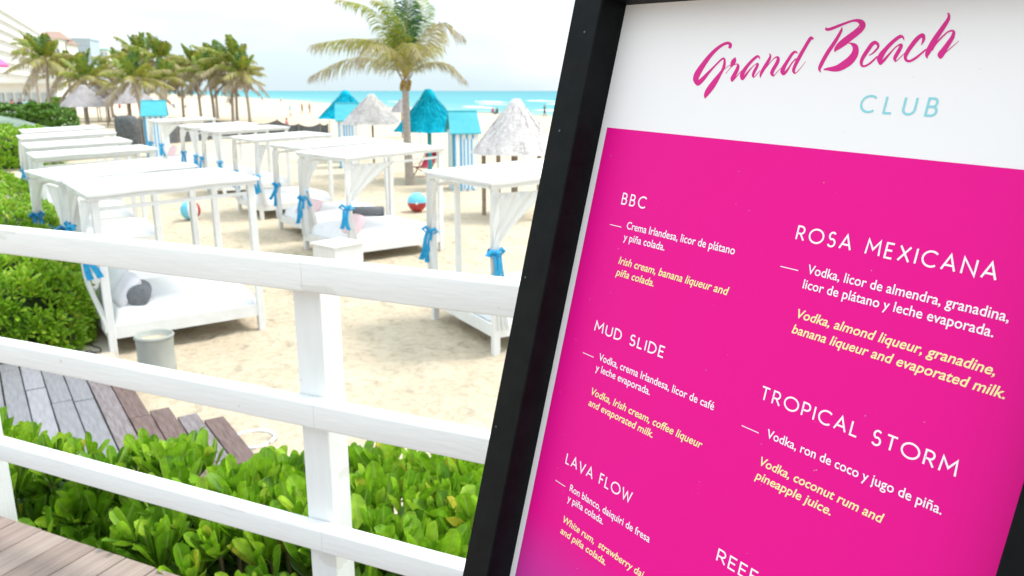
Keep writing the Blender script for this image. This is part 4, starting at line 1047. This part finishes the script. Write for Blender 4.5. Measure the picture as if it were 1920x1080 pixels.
ball('beach ball, blue top half over red bottom half, right of the diagonal curtain', 782, 379, .56, (R(90), R(0), R(5)))

# red canvas deck chair
c = G(800, 330, 0)
t = thing('deck_chair', 'red canvas reclining deck chair between the palm and the striped hut', 'chair', (c.x, c.y, 0), R(-25))
wd = M['wood']
for s in (-.32, .32):
    MB().bar((s, -.5, .02), (s, .55, .95), .04, .03).build('frame_leg', wd, t)
    MB().bar((s * .88, .55, .02), (s * .88, -.55, .42), .04, .03).build('frame_leg', wd, t)
    MB().bar((s * 1.1, -.35, .5), (s * 1.1, .35, .56), .05, .02).build('armrest', wd, t)
for (y, z) in ((-.55, .42), (.55, .95), (.55, .05)): MB().bar((-.32, y, z), (.32, y, z), .03).build('crossbar', wd, t)
rows = [[(x, -.55 + 1.12 * u, .42 + .56 * u - .30 * math.sin(math.pi * u)) for x in (-.29, 0, .29)] for u in [i / 12 for i in range(13)]]
o = MB().grid(rows).build('seat_canvas', M['red'], t, True); sm = o.modifiers.new('s', 'SOLIDIFY'); sm.thickness = .01
MB().box((0, .48, .96), (.6, .1, .16)).build('head_cushion', M['red'], t, bevel=.03)

# dark net fence
def netfence():
    t = thing('net_fence', 'low sagging dark shade-net fence behind the right cabana row', 'fence', (0, 0, 0))
    pts = [(216, 50, 2.0), (240, 50, 1.9), (262, 50, 1.75), (330, 54, 1.35), (400, 58, 1.4), (470, 60, 1.15), (520, 60, 1.3), (560, 60, 1.0), (600, 60, 1.05), (618, 60, 1.2)]
    W = [(D(x, 230, d), h) for x, d, h in pts]; rows = []
    for i in range(len(W) - 1):
        for k in range(6):
            u = k / 6; p = W[i][0].lerp(W[i + 1][0], u); h = W[i][1] * (1 - u) + W[i + 1][1] * u - .22 * math.sin(math.pi * u); off = .12 * math.sin(i * 3 + k * 1.7)
            rows.append([(p.x, p.y + off, 0), (p.x, p.y + off * .5, h * .5), (p.x, p.y, h)])
    MB().grid(rows).build('net', M['net'], t, True)
    for (p, h) in W: MB().tube([(p.x, p.y - .03, -.1), (p.x, p.y - .03, h + .08)], .035, 6).build('stake', M['wood'], t)
netfence()
cc = D(238, 240, 48)
rows = [[(r_ * math.cos(a) * (1 + .12 * noise.noise(Vector((math.cos(a) * 2, math.sin(a) * 2, z)))), r_ * .6 * math.sin(a), z) for a in [k / 20 * 2 * math.pi for k in range(21)]] for (r_, z) in ((.58, 0), (.62, .5), (.72, 1.1), (.72, 1.7), (.5, 1.95), (.05, 1.98))]
o = MB().grid(rows).build('net_roll', M['net'], smooth=True); o.location = (cc.x, 48, 0); setp(o, 'tall dark bundle of shade netting left of the turquoise-roofed hut', 'netting')

# ------------------------------------------------------------------ thatched palapas
def palapa(label, px, ytop, yeave, wpx, dist, m, pole, seed, under=None, lower=0, group='thatched beach shades', ex=1.25, pr=.045):
    ap = D(px, ytop, dist); ev = D(px, yeave, dist); rad = wpx / 2 / FPX * dist * cpt * 1.02; ze = ev.z; za = ap.z; h = za - ze
    t = thing('palapa', label, 'palapa', (ap.x, dist, 0), 0, group); rn = random.Random(seed)
    # layered skirts
    nl = 5; n = 48; mb = MB()
    for l in range(nl):
        u0 = l / nl * .92; u1 = (l + 1) / nl; rows = []
        for i in range(4):
            u = u0 + (u1 - u0 + .05) * i / 3; row = []
            for k in range(n + 1):
                a = 2 * math.pi * (k % n) / n; jag = 1 + (.035 * noise.noise(Vector((math.cos(a) * 5, math.sin(a) * 5, l * 3 + seed))) + (.02 * ((k * 7 + l) % 5 - 2) / 2 if i == 3 else 0))
                r = rad * u * jag + .02 * l / nl; z = za - h * u ** ex - .02 * (nl - l) / nl + .04 * noise.noise(Vector((math.cos(a) * 3, math.sin(a) * 3, u * 5 + seed)))
                row.append((r * math.cos(a), r * math.sin(a), z))
            rows.append(row)
        mb.grid(rows)
    mb.build('thatch', m, t)
    mb = MB()
    for _ in range(900 if rad * FPX / dist > 45 else 350):       # loose fronds lying down the slope and fringing the eave
        a = rn.uniform(0, 2 * math.pi); u = rn.random() ** .55; L = rn.uniform(.2, .5) * rad / 1.3; w = rn.uniform(.015, .035) * rad / 1.1
        r0 = rad * u; r1 = min(r0 + L, rad * 1.05); z0 = za - h * u ** ex + .03; u1 = r1 / rad; z1 = za - h * u1 ** 1.3 + rn.uniform(-.05, .035)
        a2 = a + rn.uniform(-.06, .06); tx, ty = -math.sin(a) * w, math.cos(a) * w
        mb.add([(r0 * math.cos(a) - tx, r0 * math.sin(a) - ty, z0), (r0 * math.cos(a) + tx, r0 * math.sin(a) + ty, z0), (r1 * math.cos(a2), r1 * math.sin(a2), z1)], [(0, 1, 2)])
    o = mb.build('loose_thatch', m, t); o['kind'] = 'stuff'
    MB().lathe([(0, za + .05), (rad * .10, za + .035), (rad * .19, za - h * .09), (rad * .26, za - h * .22), (rad * .24, za - h * .24)], n=14).build('cap', m, t, True)
    for k in range(8):
        a = k * math.pi / 4; MB().bar((0, 0, za - .25), (rad * .92 * math.cos(a), rad * .92 * math.sin(a), ze + .03), .05).build('spoke', under or M['wood'], t)
    MB().tube([(0, 0, -.1), (0, 0, za - .15)], pr if rad < 2 else .07, 8).build('pole', pole, t)
    if lower:
        for k in range(lower):
            a = k * 2 * math.pi / lower + .4; MB().tube([(rad * .8 * math.cos(a), rad * .8 * math.sin(a), -.1), (rad * .8 * math.cos(a), rad * .8 * math.sin(a), ze + .05)], .06, 6).build('pole', pole, t)
    return t
palapa('large bleached thatched palapa beside the menu board', 968, 188, 280, 158, 22, M['thatch_white'], M['wood'], 1, lower=5)
palapa('turquoise painted thatched palapa right of the palm trunk', 803, 169, 242, 122, 31, M['turq'], M['turq_pole'], 2, M['turq_pole'], ex=1.02, pr=.08)
palapa('bleached white thatched palapa left of the palm trunk', 696, 178, 229, 106, 33, M['thatch_white'], M['wood'], 3)
palapa('turquoise painted thatched palapa behind the left striped hut', 647, 171, 219, 98, 40, M['turq'], M['turq_pole'], 4, M['turq_pole'], ex=1.02, pr=.08)
palapa('small distant grey thatched palapa just left of the palm trunk', 752, 186, 209, 40, 60, M['thatch_grey'], M['wood'], 5)
palapa('grey thatched palapa, leftmost of those under the far palms', 155, 160, 198, 84, 78, M['thatch_grey'], M['wood'], 6, lower=4)
palapa('brownish grey thatched palapa overlapping the leftmost one under the far palms', 197, 148, 192, 84, 92, M['thatch_grey'], M['wood'], 7, lower=3)
palapa('grey thatched palapa with dark eaves left of the far palm trunks', 238, 158, 191, 92, 84, M['thatch_grey'], M['wood'], 8, M['straw_dark'], lower=4)

# ------------------------------------------------------------------ striped changing huts
def hut(label, x0, x1, ytop, yroof, ybase, dist=None, side=16, group='blue and white striped changing huts', yaw=12):
    if dist is None: dist = G(x0, ybase, 0).y
    W = (x1 - x0) / FPX * dist * cpt; He = D(x0, yroof, dist).z; Hr = D(x0, ytop, dist).z + .1; depth = 1.2
    c = D((x0 + x1) / 2, 200, dist)
    t = thing('changing_hut', label, 'beach hut', (c.x, dist, 0), R(yaw), group); n = 8; bw = W / n
    for i in range(n):
        m = M['stripe'] if i % 2 == 0 else M['far_white']
        MB().box((-W / 2 + bw * (i + .5), 0, He / 2), (bw * (.62 if i % 2 == 0 else 1.38) - .008, .03, He + .1)).build('board', m, t)
        MB().box((-W / 2 + bw * (i + .5), depth, He / 2), (bw * (.62 if i % 2 == 0 else 1.38) - .008, .03, He + .1)).build('board', m, t)
    for sx in (-1, 1):
        for i in range(6):
            m = M['stripe_side'] if i % 2 == 0 else M['far_white']
            MB().box((sx * (W / 2 + .018), depth * (i + .5) / 6, He / 2), (.03, depth / 6 - .006, He + .1)).build('board', m, t)
    # gabled roof, ridge along the front
    ov = .12; m = MB(); w = W / 2 + ov; rz = Hr; ez = He - .06
    for s in (1, -1):
        y0 = depth / 2; ye = -ov * 1.3 if s == 1 else depth + ov * 1.3
        m = MB(); m.add([(-w, ye, ez), (w, ye, ez), (w * .93, y0, rz), (-w * .93, y0, rz), (-w, ye, ez + .04), (w, ye, ez + .04), (w * .93, y0, rz + .04), (-w * .93, y0, rz + .04)],
                        [(0, 1, 2, 3), (4, 7, 6, 5), (0, 4, 5, 1), (2, 6, 7, 3), (0, 3, 7, 4), (1, 5, 6, 2)]); m.build('roof_slope', M['turq_roof'], t)
    for sx in (-1, 1): m = MB(); m.add([(sx * W / 2, 0, He - .02), (sx * W / 2, depth, He - .02), (sx * W / 2, depth / 2, rz - .02)], [(0, 1, 2)]); m.build('gable', M['stripe_side'], t)
    MB().tube([(-w * .93, depth / 2, rz + .04), (w * .93, depth / 2, rz + .04)], .035, 8).build('ridge', M['turq_roof'], t)
    MB().box((W * .12, -.022, He * .46), (W * .5, .012, He * .86)).build('door_panel', M['far_white'], t)
    for k in range(3): MB().box((W * (-.05 + .15 * k), -.031, He * .46), (bw * .5, .006, He * .86)).build('door_stripe', M['stripe'], t)
    return t
hut('nearest striped changing hut, right of the palm, with a turquoise roof', 848, 895, 217, 248, 357)
hut('striped changing hut with turquoise roof standing before the left turquoise palapa', 632, 667, 200, 225, 0, dist=36)
hut('striped changing hut with turquoise roof at the far left end of the cabanas', 268, 306, 194, 216, 0, dist=42, yaw=20)

# ------------------------------------------------------------------ palms
M['frond'] = leafmat('palm_frond', [(0, (.30, .24, .19)), (.22, (.36, .31, .19)), (.42, (.36, .34, .05)), (.6, (.20, .29, .03)), (.8, (.06, .16, .03)), (1, (.02, .08, .03))], 'att', .35, .5)
M['rachis'] = mat('frond_rachis', (.42, .33, .08), .5)
def frond_mesh(ctrl, rng, nleaf=46, llen=.62, tint=.5, droop=.6, w=.030, fall=None, tvar=.16):
    """ctrl: base, ..., tip in metres; returns a mesh with leaflets hanging from a curved rachis"""
    S = [Vector(p) for p in smooth_pts(ctrl, 8)]; n = len(S); L = [0]
    for i in range(1, n): L.append(L[-1] + (S[i] - S[i - 1]).length)
    tot = L[-1]
    def at(u):
        d = u * tot
        for i in range(1, n):
            if L[i] >= d: f = (d - L[i - 1]) / max(1e-6, L[i] - L[i - 1]); return S[i - 1].lerp(S[i], f), (S[i] - S[i - 1]).normalized()
        return S[-1], (S[-1] - S[-2]).normalized()
    v, f, mi, tn = [], [], [], []
    def add(vs, fs, m, tt): b = len(v); v.extend(vs); f.extend(tuple(i + b for i in q) for q in fs); mi.extend([m] * len(fs)); tn.extend([tt] * len(vs))
    st = 9
    for k in range(st):
        (p, d), (q, d2) = at(k / st), at((k + 1) / st); s = d.cross(Vector((0, 0, 1))); s = s.normalized() if s.length > .05 else Vector((0, 1, 0)); r1 = .035 * (1 - k / st) + .006; r2 = .035 * (1 - (k + 1) / st) + .006
        add([p - s * r1, p + s * r1, p + Vector((0, 0, r1 * .9)), q - s * r2, q + s * r2, q + Vector((0, 0, r2 * .9))], [(0, 1, 4, 3), (1, 2, 5, 4), (2, 0, 3, 5)], 1, .4)
    for i in range(nleaf):
        u = .13 + .87 * (i + rng.uniform(0, .6)) / nleaf; p, d = at(min(u, 1)); s = d.cross(Vector((0, 0, 1)))
        s = s.normalized() if s.length > .08 else Vector((1, .3, 0)).normalized()
        ln = llen * (math.sin(math.pi * min(1, .12 + u * .80)) ** .6) * rng.uniform(.85, 1.12)
        for sg in (-1, 1):
            dr = droop * rng.uniform(.7, 1.25); o = (s * sg * (1 - dr * .45) + d * rng.uniform(.45, .75)).normalized()
            g = Vector((0, 0, -1)) + (Vector(fall) if fall else Vector((0, 0, 0)))
            a = p; m1 = p + o * ln * .5 + g * dr * ln * .10; m2 = p + o * ln * .8 + g * dr * ln * .42; e = p + o * ln * .95 + g * dr * ln * .85
            side = (e - a).cross(s.cross(Vector((0, 0, 1)) if abs(s.z) < .9 else Vector((1, 0, 0)))); nn = d * w * rng.uniform(.7, 1.2)
            tt = min(1, max(0, tint + rng.uniform(-tvar, tvar) - .12 * (u > .85)))
            add([a - nn * .5, a + nn * .5, m1 - nn, m1 + nn, m2 - nn * .7, m2 + nn * .7, e], [(0, 1, 3, 2), (2, 3, 5, 4), (4, 5, 6)], 0, tt)
    me = bpy.data.meshes.new('frond'); me.from_pydata([tuple(q) for q in v], [], f); me.materials.append(M['frond']); me.materials.append(M['rachis'])
    me.polygons.foreach_set('material_index', mi); a_ = me.attributes.new('tint', 'FLOAT', 'POINT'); a_.data.foreach_set('value', tn); me.update(); return me
def trunk(t, pts, r0, r1, rings=26):
    P = smooth_pts(pts, 6); n = len(P); mb = MB(); pp, rr = [], []
    for i in range(rings * 2 + 1):
        u = i / (rings * 2); j = u * (n - 1); k = int(min(j, n - 2)); q = P[k] * (1 - (j - k)) + P[k + 1] * (j - k); pp.append(q)
        rr.append((r0 + (r1 - r0) * u ** .6) * (1.0 if i % 2 else 1.07) + (.07 * max(0, .1 - u) * 6 * r0))
    mb.tube(pp, rr, 12); return mb.build('trunk', M['bark'], t, True)
rng = random.Random(21)
# the big palm in the middle: frond tips read off the photograph, given real depth of their own
dist = G(769, 346, 0).y; bp = G(769, 346, 0)
def off(px, py, dy=0): q = D(px, py, dist); return Vector((q.x - bp.x, dy, q.z))
t = thing('palm_tree', 'tall coconut palm in the middle of the beach with windswept crown', 'palm tree', (bp.x, bp.y, 0))
trunk(t, [(0, 0, -.1), tuple(off(766, 300)), tuple(off(762, 230)), tuple(off(760, 150))], .19, .115)
cb = off(760, 148)
for (pts, tint, dr, ll) in [
    ([(735, 128, .2), (690, 108, .5), (635, 112, .7), (578, 140, .6)], .26, .85, .85), ([(742, 105, -.3), (715, 82, -.6), (670, 75, -.8), (603, 84, -.9)], .38, .75, .95), ([(748, 92, .3), (738, 78, .7), (700, 68, 1.2), (640, 72, 1.6)], .22, .95, .9),
    ([(745, 80, -.5), (728, 45, -1.0), (698, 18, -1.2), (652, 6, -1.1)], .5, .75, .8), ([(755, 85, .3), (745, 40, .8), (728, 5, 1.3), (705, -22, 1.4)], .66, .5, .75), ([(762, 90, -.2), (766, 45, -.5), (768, 5, -.7), (764, -32, -.6)], .92, .7, .75),
    ([(758, 85, .1), (752, 40, .2), (740, -5, .2), (722, -38, .1)], .7, .6, .8), ([(768, 95, .5), (778, 50, 1.1), (786, 15, 1.5), (775, -25, 1.9)], .62, .5, .7), ([(775, 105, -.3), (800, 75, -.8), (828, 48, -1.1), (868, 68, -1.0)], .24, .85, .85),
    ([(778, 110, .3), (798, 92, .7), (812, 65, 1.2), (808, 40, 1.6)], .30, .8, .75), ([(778, 130, 0), (805, 118, -.2), (840, 120, -.4), (872, 148, -.5)], .24, .75, .62), ([(748, 112, .8), (725, 98, 1.9), (700, 98, 2.8), (672, 118, 3.3)], .40, .9, .8),
    ([(765, 110, 1.2), (780, 85, 2.2), (790, 75, 3.0), (800, 90, 3.6)], .5, .8, .8), ([(752, 118, -1.0), (742, 98, -2.0), (726, 92, -2.7), (705, 112, -3.1)], .30, .95, .85), ([(766, 112, -.9), (775, 88, -1.5), (790, 90, -2.1), (800, 112, -2.4)], .36, .9, .7),
    ([(764, 80, .1), (772, 40, .3), (762, 2, .4), (752, -20, .3)], .97, .8, .7), ([(758, 90, -.4), (752, 60, -.8), (736, 22, -1.1), (716, 8, -1.3)], .58, .8, .7)]:
    P = [tuple(cb)] + [tuple(off(x, y, dy)) for x, y, dy in pts]
    me = frond_mesh(P, rng, 62, ll, tint, dr, .022, tvar=.14); inst('frond', me, t, Matrix())
mb = MB()
for k in range(9):
    a = k * .7; p = cb + Vector((.14 * math.cos(a), .14 * math.sin(a), -.12 - .1 * (k % 3))); mb.lathe([(0, .11), (.07, .07), (.09, 0), (.06, -.09), (0, -.11)], p, 8)
mb.build('coconut_cluster', mat('coconut_husk', (.36, .25, .04), .6, (.22, .12, .04), 9), t, True)
mb = MB()
for k in range(14):
    a = k * .9; q = cb + Vector((.1 * math.cos(a), .1 * math.sin(a), -.1)); mb.bar(q, q + Vector((.22 * math.cos(a), .22 * math.sin(a), .35 + .1 * (k % 3))), .05, .02)
mb.build('frond_base', M['bark'], t)

# variants shared by the far palms
def variant(seed, lean):
    r = random.Random(seed); out = []
    n = 18
    for k in range(n):
        az = k * 2.4 + r.uniform(-.3, .3); f_ = k / (n - 1); el = R(84 - 104 * f_ ** .85 + r.uniform(-8, 8)); L = r.uniform(2.9, 3.9) * (1 - .12 * f_)
        d0 = Vector((math.cos(az) * math.cos(el), math.sin(az) * math.cos(el), math.sin(el))); dr = .05 + .12 * f_ ** 1.4 + r.uniform(0, .04)
        P = [tuple(d0 * q + Vector((lean * .10 * q * q, 0, -dr * q * q))) for q in (0, L * .3, L * .62, L * .85, L)]
        tint = [.85, .95, .7, .72, .62, .58, .5, .62, .45, .5, .4, .45, .32, .38, .22, .15, .08, .05][k]
        out.append(frond_mesh(P, r, 34, .9, min(1, tint * .88), .75, .065))
    return out
VAR = [variant(31, -.3), variant(32, -.6), variant(33, .25)]
far_palms = [  # crown px, crown y, foot dist, label
 (86, 112, 92, 1.15, 'leftmost far coconut palm, in front of the red-roofed hotel'), (58, 88, 110, .8, 'small dark palm crown against the white stepped hotel'),
 (160, 148, 88, 1.1, 'far palm with one dark upright frond above the leftmost grey palapa'), (124, 132, 98, .95, 'greyish far palm between the two leftmost dark-fronded palms'),
 (196, 140, 104, .85, 'dull far palm behind the overlapping palapas'),
 (251, 150, 78, 1.05, 'far palm whose trunk stands against the dark net bundle'), (262, 108, 100, 1.2, 'tall far palm at the peak of the palm cluster'), (300, 112, 96, 1.15, 'far palm right of the tallest, with a dark upright frond'),
 (308, 150, 92, .95, 'low far palm with yellow drooping fronds in mid cluster'), (340, 140, 106, 1.0, 'far palm with dry grey fronds in mid cluster'), (362, 122, 104, 1.0, 'far palm at the dip in the middle of the cluster'),
 (390, 140, 94, 1.1, 'far palm with thick dark trunk right of the cluster middle'), (400, 118, 102, 1.1, 'far palm right of the dip, leaning left'), (436, 118, 92, 1.15, 'tall far palm near the right end of the cluster'),
 (443, 148, 96, .9, 'low far palm between the two right end trunks'), (455, 136, 90, 1.0, 'rightmost far palm, dry fronds drooping over the sea'), (228, 128, 106, 1.0, 'far palm left of the tallest, fronds blown left')]
for i, (px, py, d, sc, lab) in enumerate(far_palms):
    q = D(px, py, d); rr = random.Random(100 + i); fx = rr.uniform(-.5, .5)
    t = thing('palm_tree', lab, 'palm tree', (q.x + fx, d, 0), 0, 'far coconut palms')
    trunk(t, [(0, 0, -.1), (-fx * .2, 0, q.z * .4), (-fx * .7, 0, q.z * .75), (-fx, 0, q.z)], .19, .13, 12)
    rz = rr.uniform(-.8, .8)
    for me in VAR[i % 3]:
        inst('frond', me, t, Matrix.Translation((-fx, 0, q.z)) @ Matrix.Rotation(rz, 4, 'Z') @ Matrix.Scale(sc, 4))

# ------------------------------------------------------------------ people
def person(label, loc, rz, shirt, shorts, hair=(.04, .03, .02), walk=.2, arm=.2, h=1.7, sit=False, kid=1.0):
    J = {'pel': (0, 0, .93), 'wst': (0, 0, 1.08), 'chs': (0, .01, 1.30), 'nck': (0, 0, 1.47), 'hd': (0, -.02, 1.58), 'top': (0, -.01, 1.68),
         'sl': (-.17, 0, 1.40), 'sr': (.17, 0, 1.40), 'el': (-.23, arm * .3, 1.13), 'er': (.23, -arm * .3, 1.13), 'hl': (-.24, -.08 + arm * .6, .88), 'hr': (.24, -.08 - arm * .6, .88),
         'pl': (-.09, 0, .88), 'pr': (.09, 0, .88), 'kl': (-.10, -walk * .6, .50), 'kr': (.10, walk * .3, .50), 'al': (-.10, -walk * .8, .09), 'ar': (.10, walk * 1.1, .10), 'tl': (-.10, -walk * .8 - .16, .03), 'tr': (.10, walk * 1.1 - .14, .03)}
    if sit:
        for k in J: x, y, z = J[k]; J[k] = (x, y, z - .62)
        J['kl'] = (-.1, -.42, .36); J['kr'] = (.1, -.42, .36); J['al'] = (-.1, -.55, .07); J['ar'] = (.1, -.55, .07); J['tl'] = (-.1, -.7, .03); J['tr'] = (.1, -.7, .03)
    E_ = [('pel', 'wst'), ('wst', 'chs'), ('chs', 'nck'), ('nck', 'hd'), ('hd', 'top'), ('chs', 'sl'), ('chs', 'sr'), ('sl', 'el'), ('el', 'hl'), ('sr', 'er'), ('er', 'hr'), ('pel', 'pl'), ('pel', 'pr'), ('pl', 'kl'), ('kl', 'al'), ('al', 'tl'), ('pr', 'kr'), ('kr', 'ar'), ('ar', 'tr')]
    Rd = {'pel': .13, 'wst': .115, 'chs': .145, 'nck': .055, 'hd': .095, 'top': .06, 'sl': .06, 'sr': .06, 'el': .042, 'er': .042, 'hl': .035, 'hr': .035, 'pl': .09, 'pr': .09, 'kl': .06, 'kr': .06, 'al': .042, 'ar': .042, 'tl': .03, 'tr': .03}
    ks = list(J); me = bpy.data.meshes.new('person'); me.from_pydata([J[k] for k in ks], [(ks.index(a), ks.index(b)) for a, b in E_], [])
    o = bpy.data.objects.new('p', me); col.objects.link(o); o.modifiers.new('skin', 'SKIN'); sub = o.modifiers.new('s', 'SUBSURF'); sub.levels = 1
    bpy.context.view_layer.update()
    if not me.skin_vertices:
        bm = bmesh.new(); bm.from_mesh(me); bm.verts.layers.skin.verify(); bm.to_mesh(me); bm.free()
    for i, k in enumerate(ks): me.skin_vertices[0].data[i].radius = (Rd[k], Rd[k] * (.75 if k in ('chs', 'wst', 'pel') else 1)); me.skin_vertices[0].data[i].use_root = (k == 'pel')
    bpy.context.view_layer.update()
    m2 = bpy.data.meshes.new_from_object(o.evaluated_get(bpy.context.evaluated_depsgraph_get())); bpy.data.objects.remove(o)
    m2.materials.clear()
    for m in (M['skin'], shirt or M['skin'], shorts, mat('hair', hair, .7)): m2.materials.append(m)
    zo = -.62 if sit else 0
    for p in m2.polygons:
        c = p.center; z = c.z - zo; p.use_smooth = True
        p.material_index = 3 if z > 1.62 or (z > 1.54 and c.y > .0) else (1 if 1.0 < z < 1.45 and abs(c.x) < .235 else (2 if (.55 < z <= 1.0 and abs(c.x) < .2) or (sit and c.y > -.35 and z < 1.0) else 0))
    ob = bpy.data.objects.new('person', m2); col.objects.link(ob); ob.location = loc; ob.rotation_euler = (0, 0, rz); s = h / 1.7 * kid; ob.scale = (s, s, s)
    return setp(ob, label, 'person', 'distant beachgoers')
cm = lambda n, c: mat(n, c, .8)
redc, navy, whc, tealc, dark = cm('cloth_crimson', (.6, .02, .12)), cm('cloth_navy', (.03, .04, .12)), cm('cloth_white', (.75, .75, .75)), cm('cloth_pale_blue', (.4, .65, .78)), cm('cloth_dark', (.05, .05, .06))
def terr(px, ybase, d): q = D(px, ybase, d); return (q.x, d, q.z)
# a raised terrace floor carries the figures at the far left
tf_ = [D(-40, 200, 62), D(90, 200, 62)]
MB_ = MB().box((-48, 66, .55), (19, 9, 1.1)); o = MB_.build('terrace', M['hotel_white']); setp(o, 'raised pale terrace where people walk at the far left', kind='structure')
def on_terr(px, d): q = D(px, 200, d); return (q.x, d, 1.1)
person('person in a crimson shirt and dark shorts walking on the far left terrace', on_terr(61, 64), R(100), redc, navy, walk=.25)
person('person in red shirt left of the crimson-shirted walker on the terrace', on_terr(23, 63), R(-60), cm('cloth_salmon', (.65, .12, .12)), whc)
person('person in dark top and white trousers standing on the far left terrace', on_terr(38, 64.5), R(10), dark, whc, walk=.1)
person('person in pale blue on the terrace nearest the crimson-shirted walker', on_terr(47, 65.5), R(50), tealc, whc, walk=.1)
def on_sand(px, yfoot): q = G(px, yfoot, 0); return (q.x, q.y, 0)
person('person in a pale blue shirt standing beyond the net fence', on_sand(545, 220), R(30), tealc, whc, walk=.1, kid=.95)
person('bare-chested person walking across the sand, left of a walking companion', on_sand(567, 214), R(80), None, dark, walk=.3)
person('bare-chested person walking across the sand, right of a walking companion', on_sand(581, 215), R(70), None, navy, walk=.3)
person('person in dark swimwear at the water edge beside the large bleached palapa', on_sand(1021, 221), R(120), dark, dark, walk=.15)
person('person in red sitting by the water left of the large bleached palapa', on_sand(924, 214), R(30), redc, dark, sit=True)
person('person in dark shirt sitting by the water nearest the large bleached palapa', on_sand(932, 215), R(-30), dark, dark, sit=True)
person('bare-chested person standing far off at the shoreline near the left end of the sea', on_sand(492, 191), R(0), None, redc, walk=.1)
person('person in white standing far off at the shoreline left of the left turquoise palapa', on_sand(527, 194), R(0), whc, navy, walk=.1)
person('person seated beside the net fence, in pinkish top', (D(537, 222, 62).x, 62, .35), R(90), cm('cloth_pink', (.6, .25, .25)), dark, sit=True)
person('person in blue sitting beneath the far palms right of the turquoise-roofed hut', on_sand(326, 203), R(40), cm('cloth_blue', (.1, .2, .5)), dark, sit=True)
person('person in white sitting under the far palms, right of the one in blue', on_sand(349, 203), R(-20), whc, dark, sit=True)
person('person in red sitting beneath the far palapas, left of the palm trunks', on_sand(225, 204), R(10), redc, dark, sit=True)
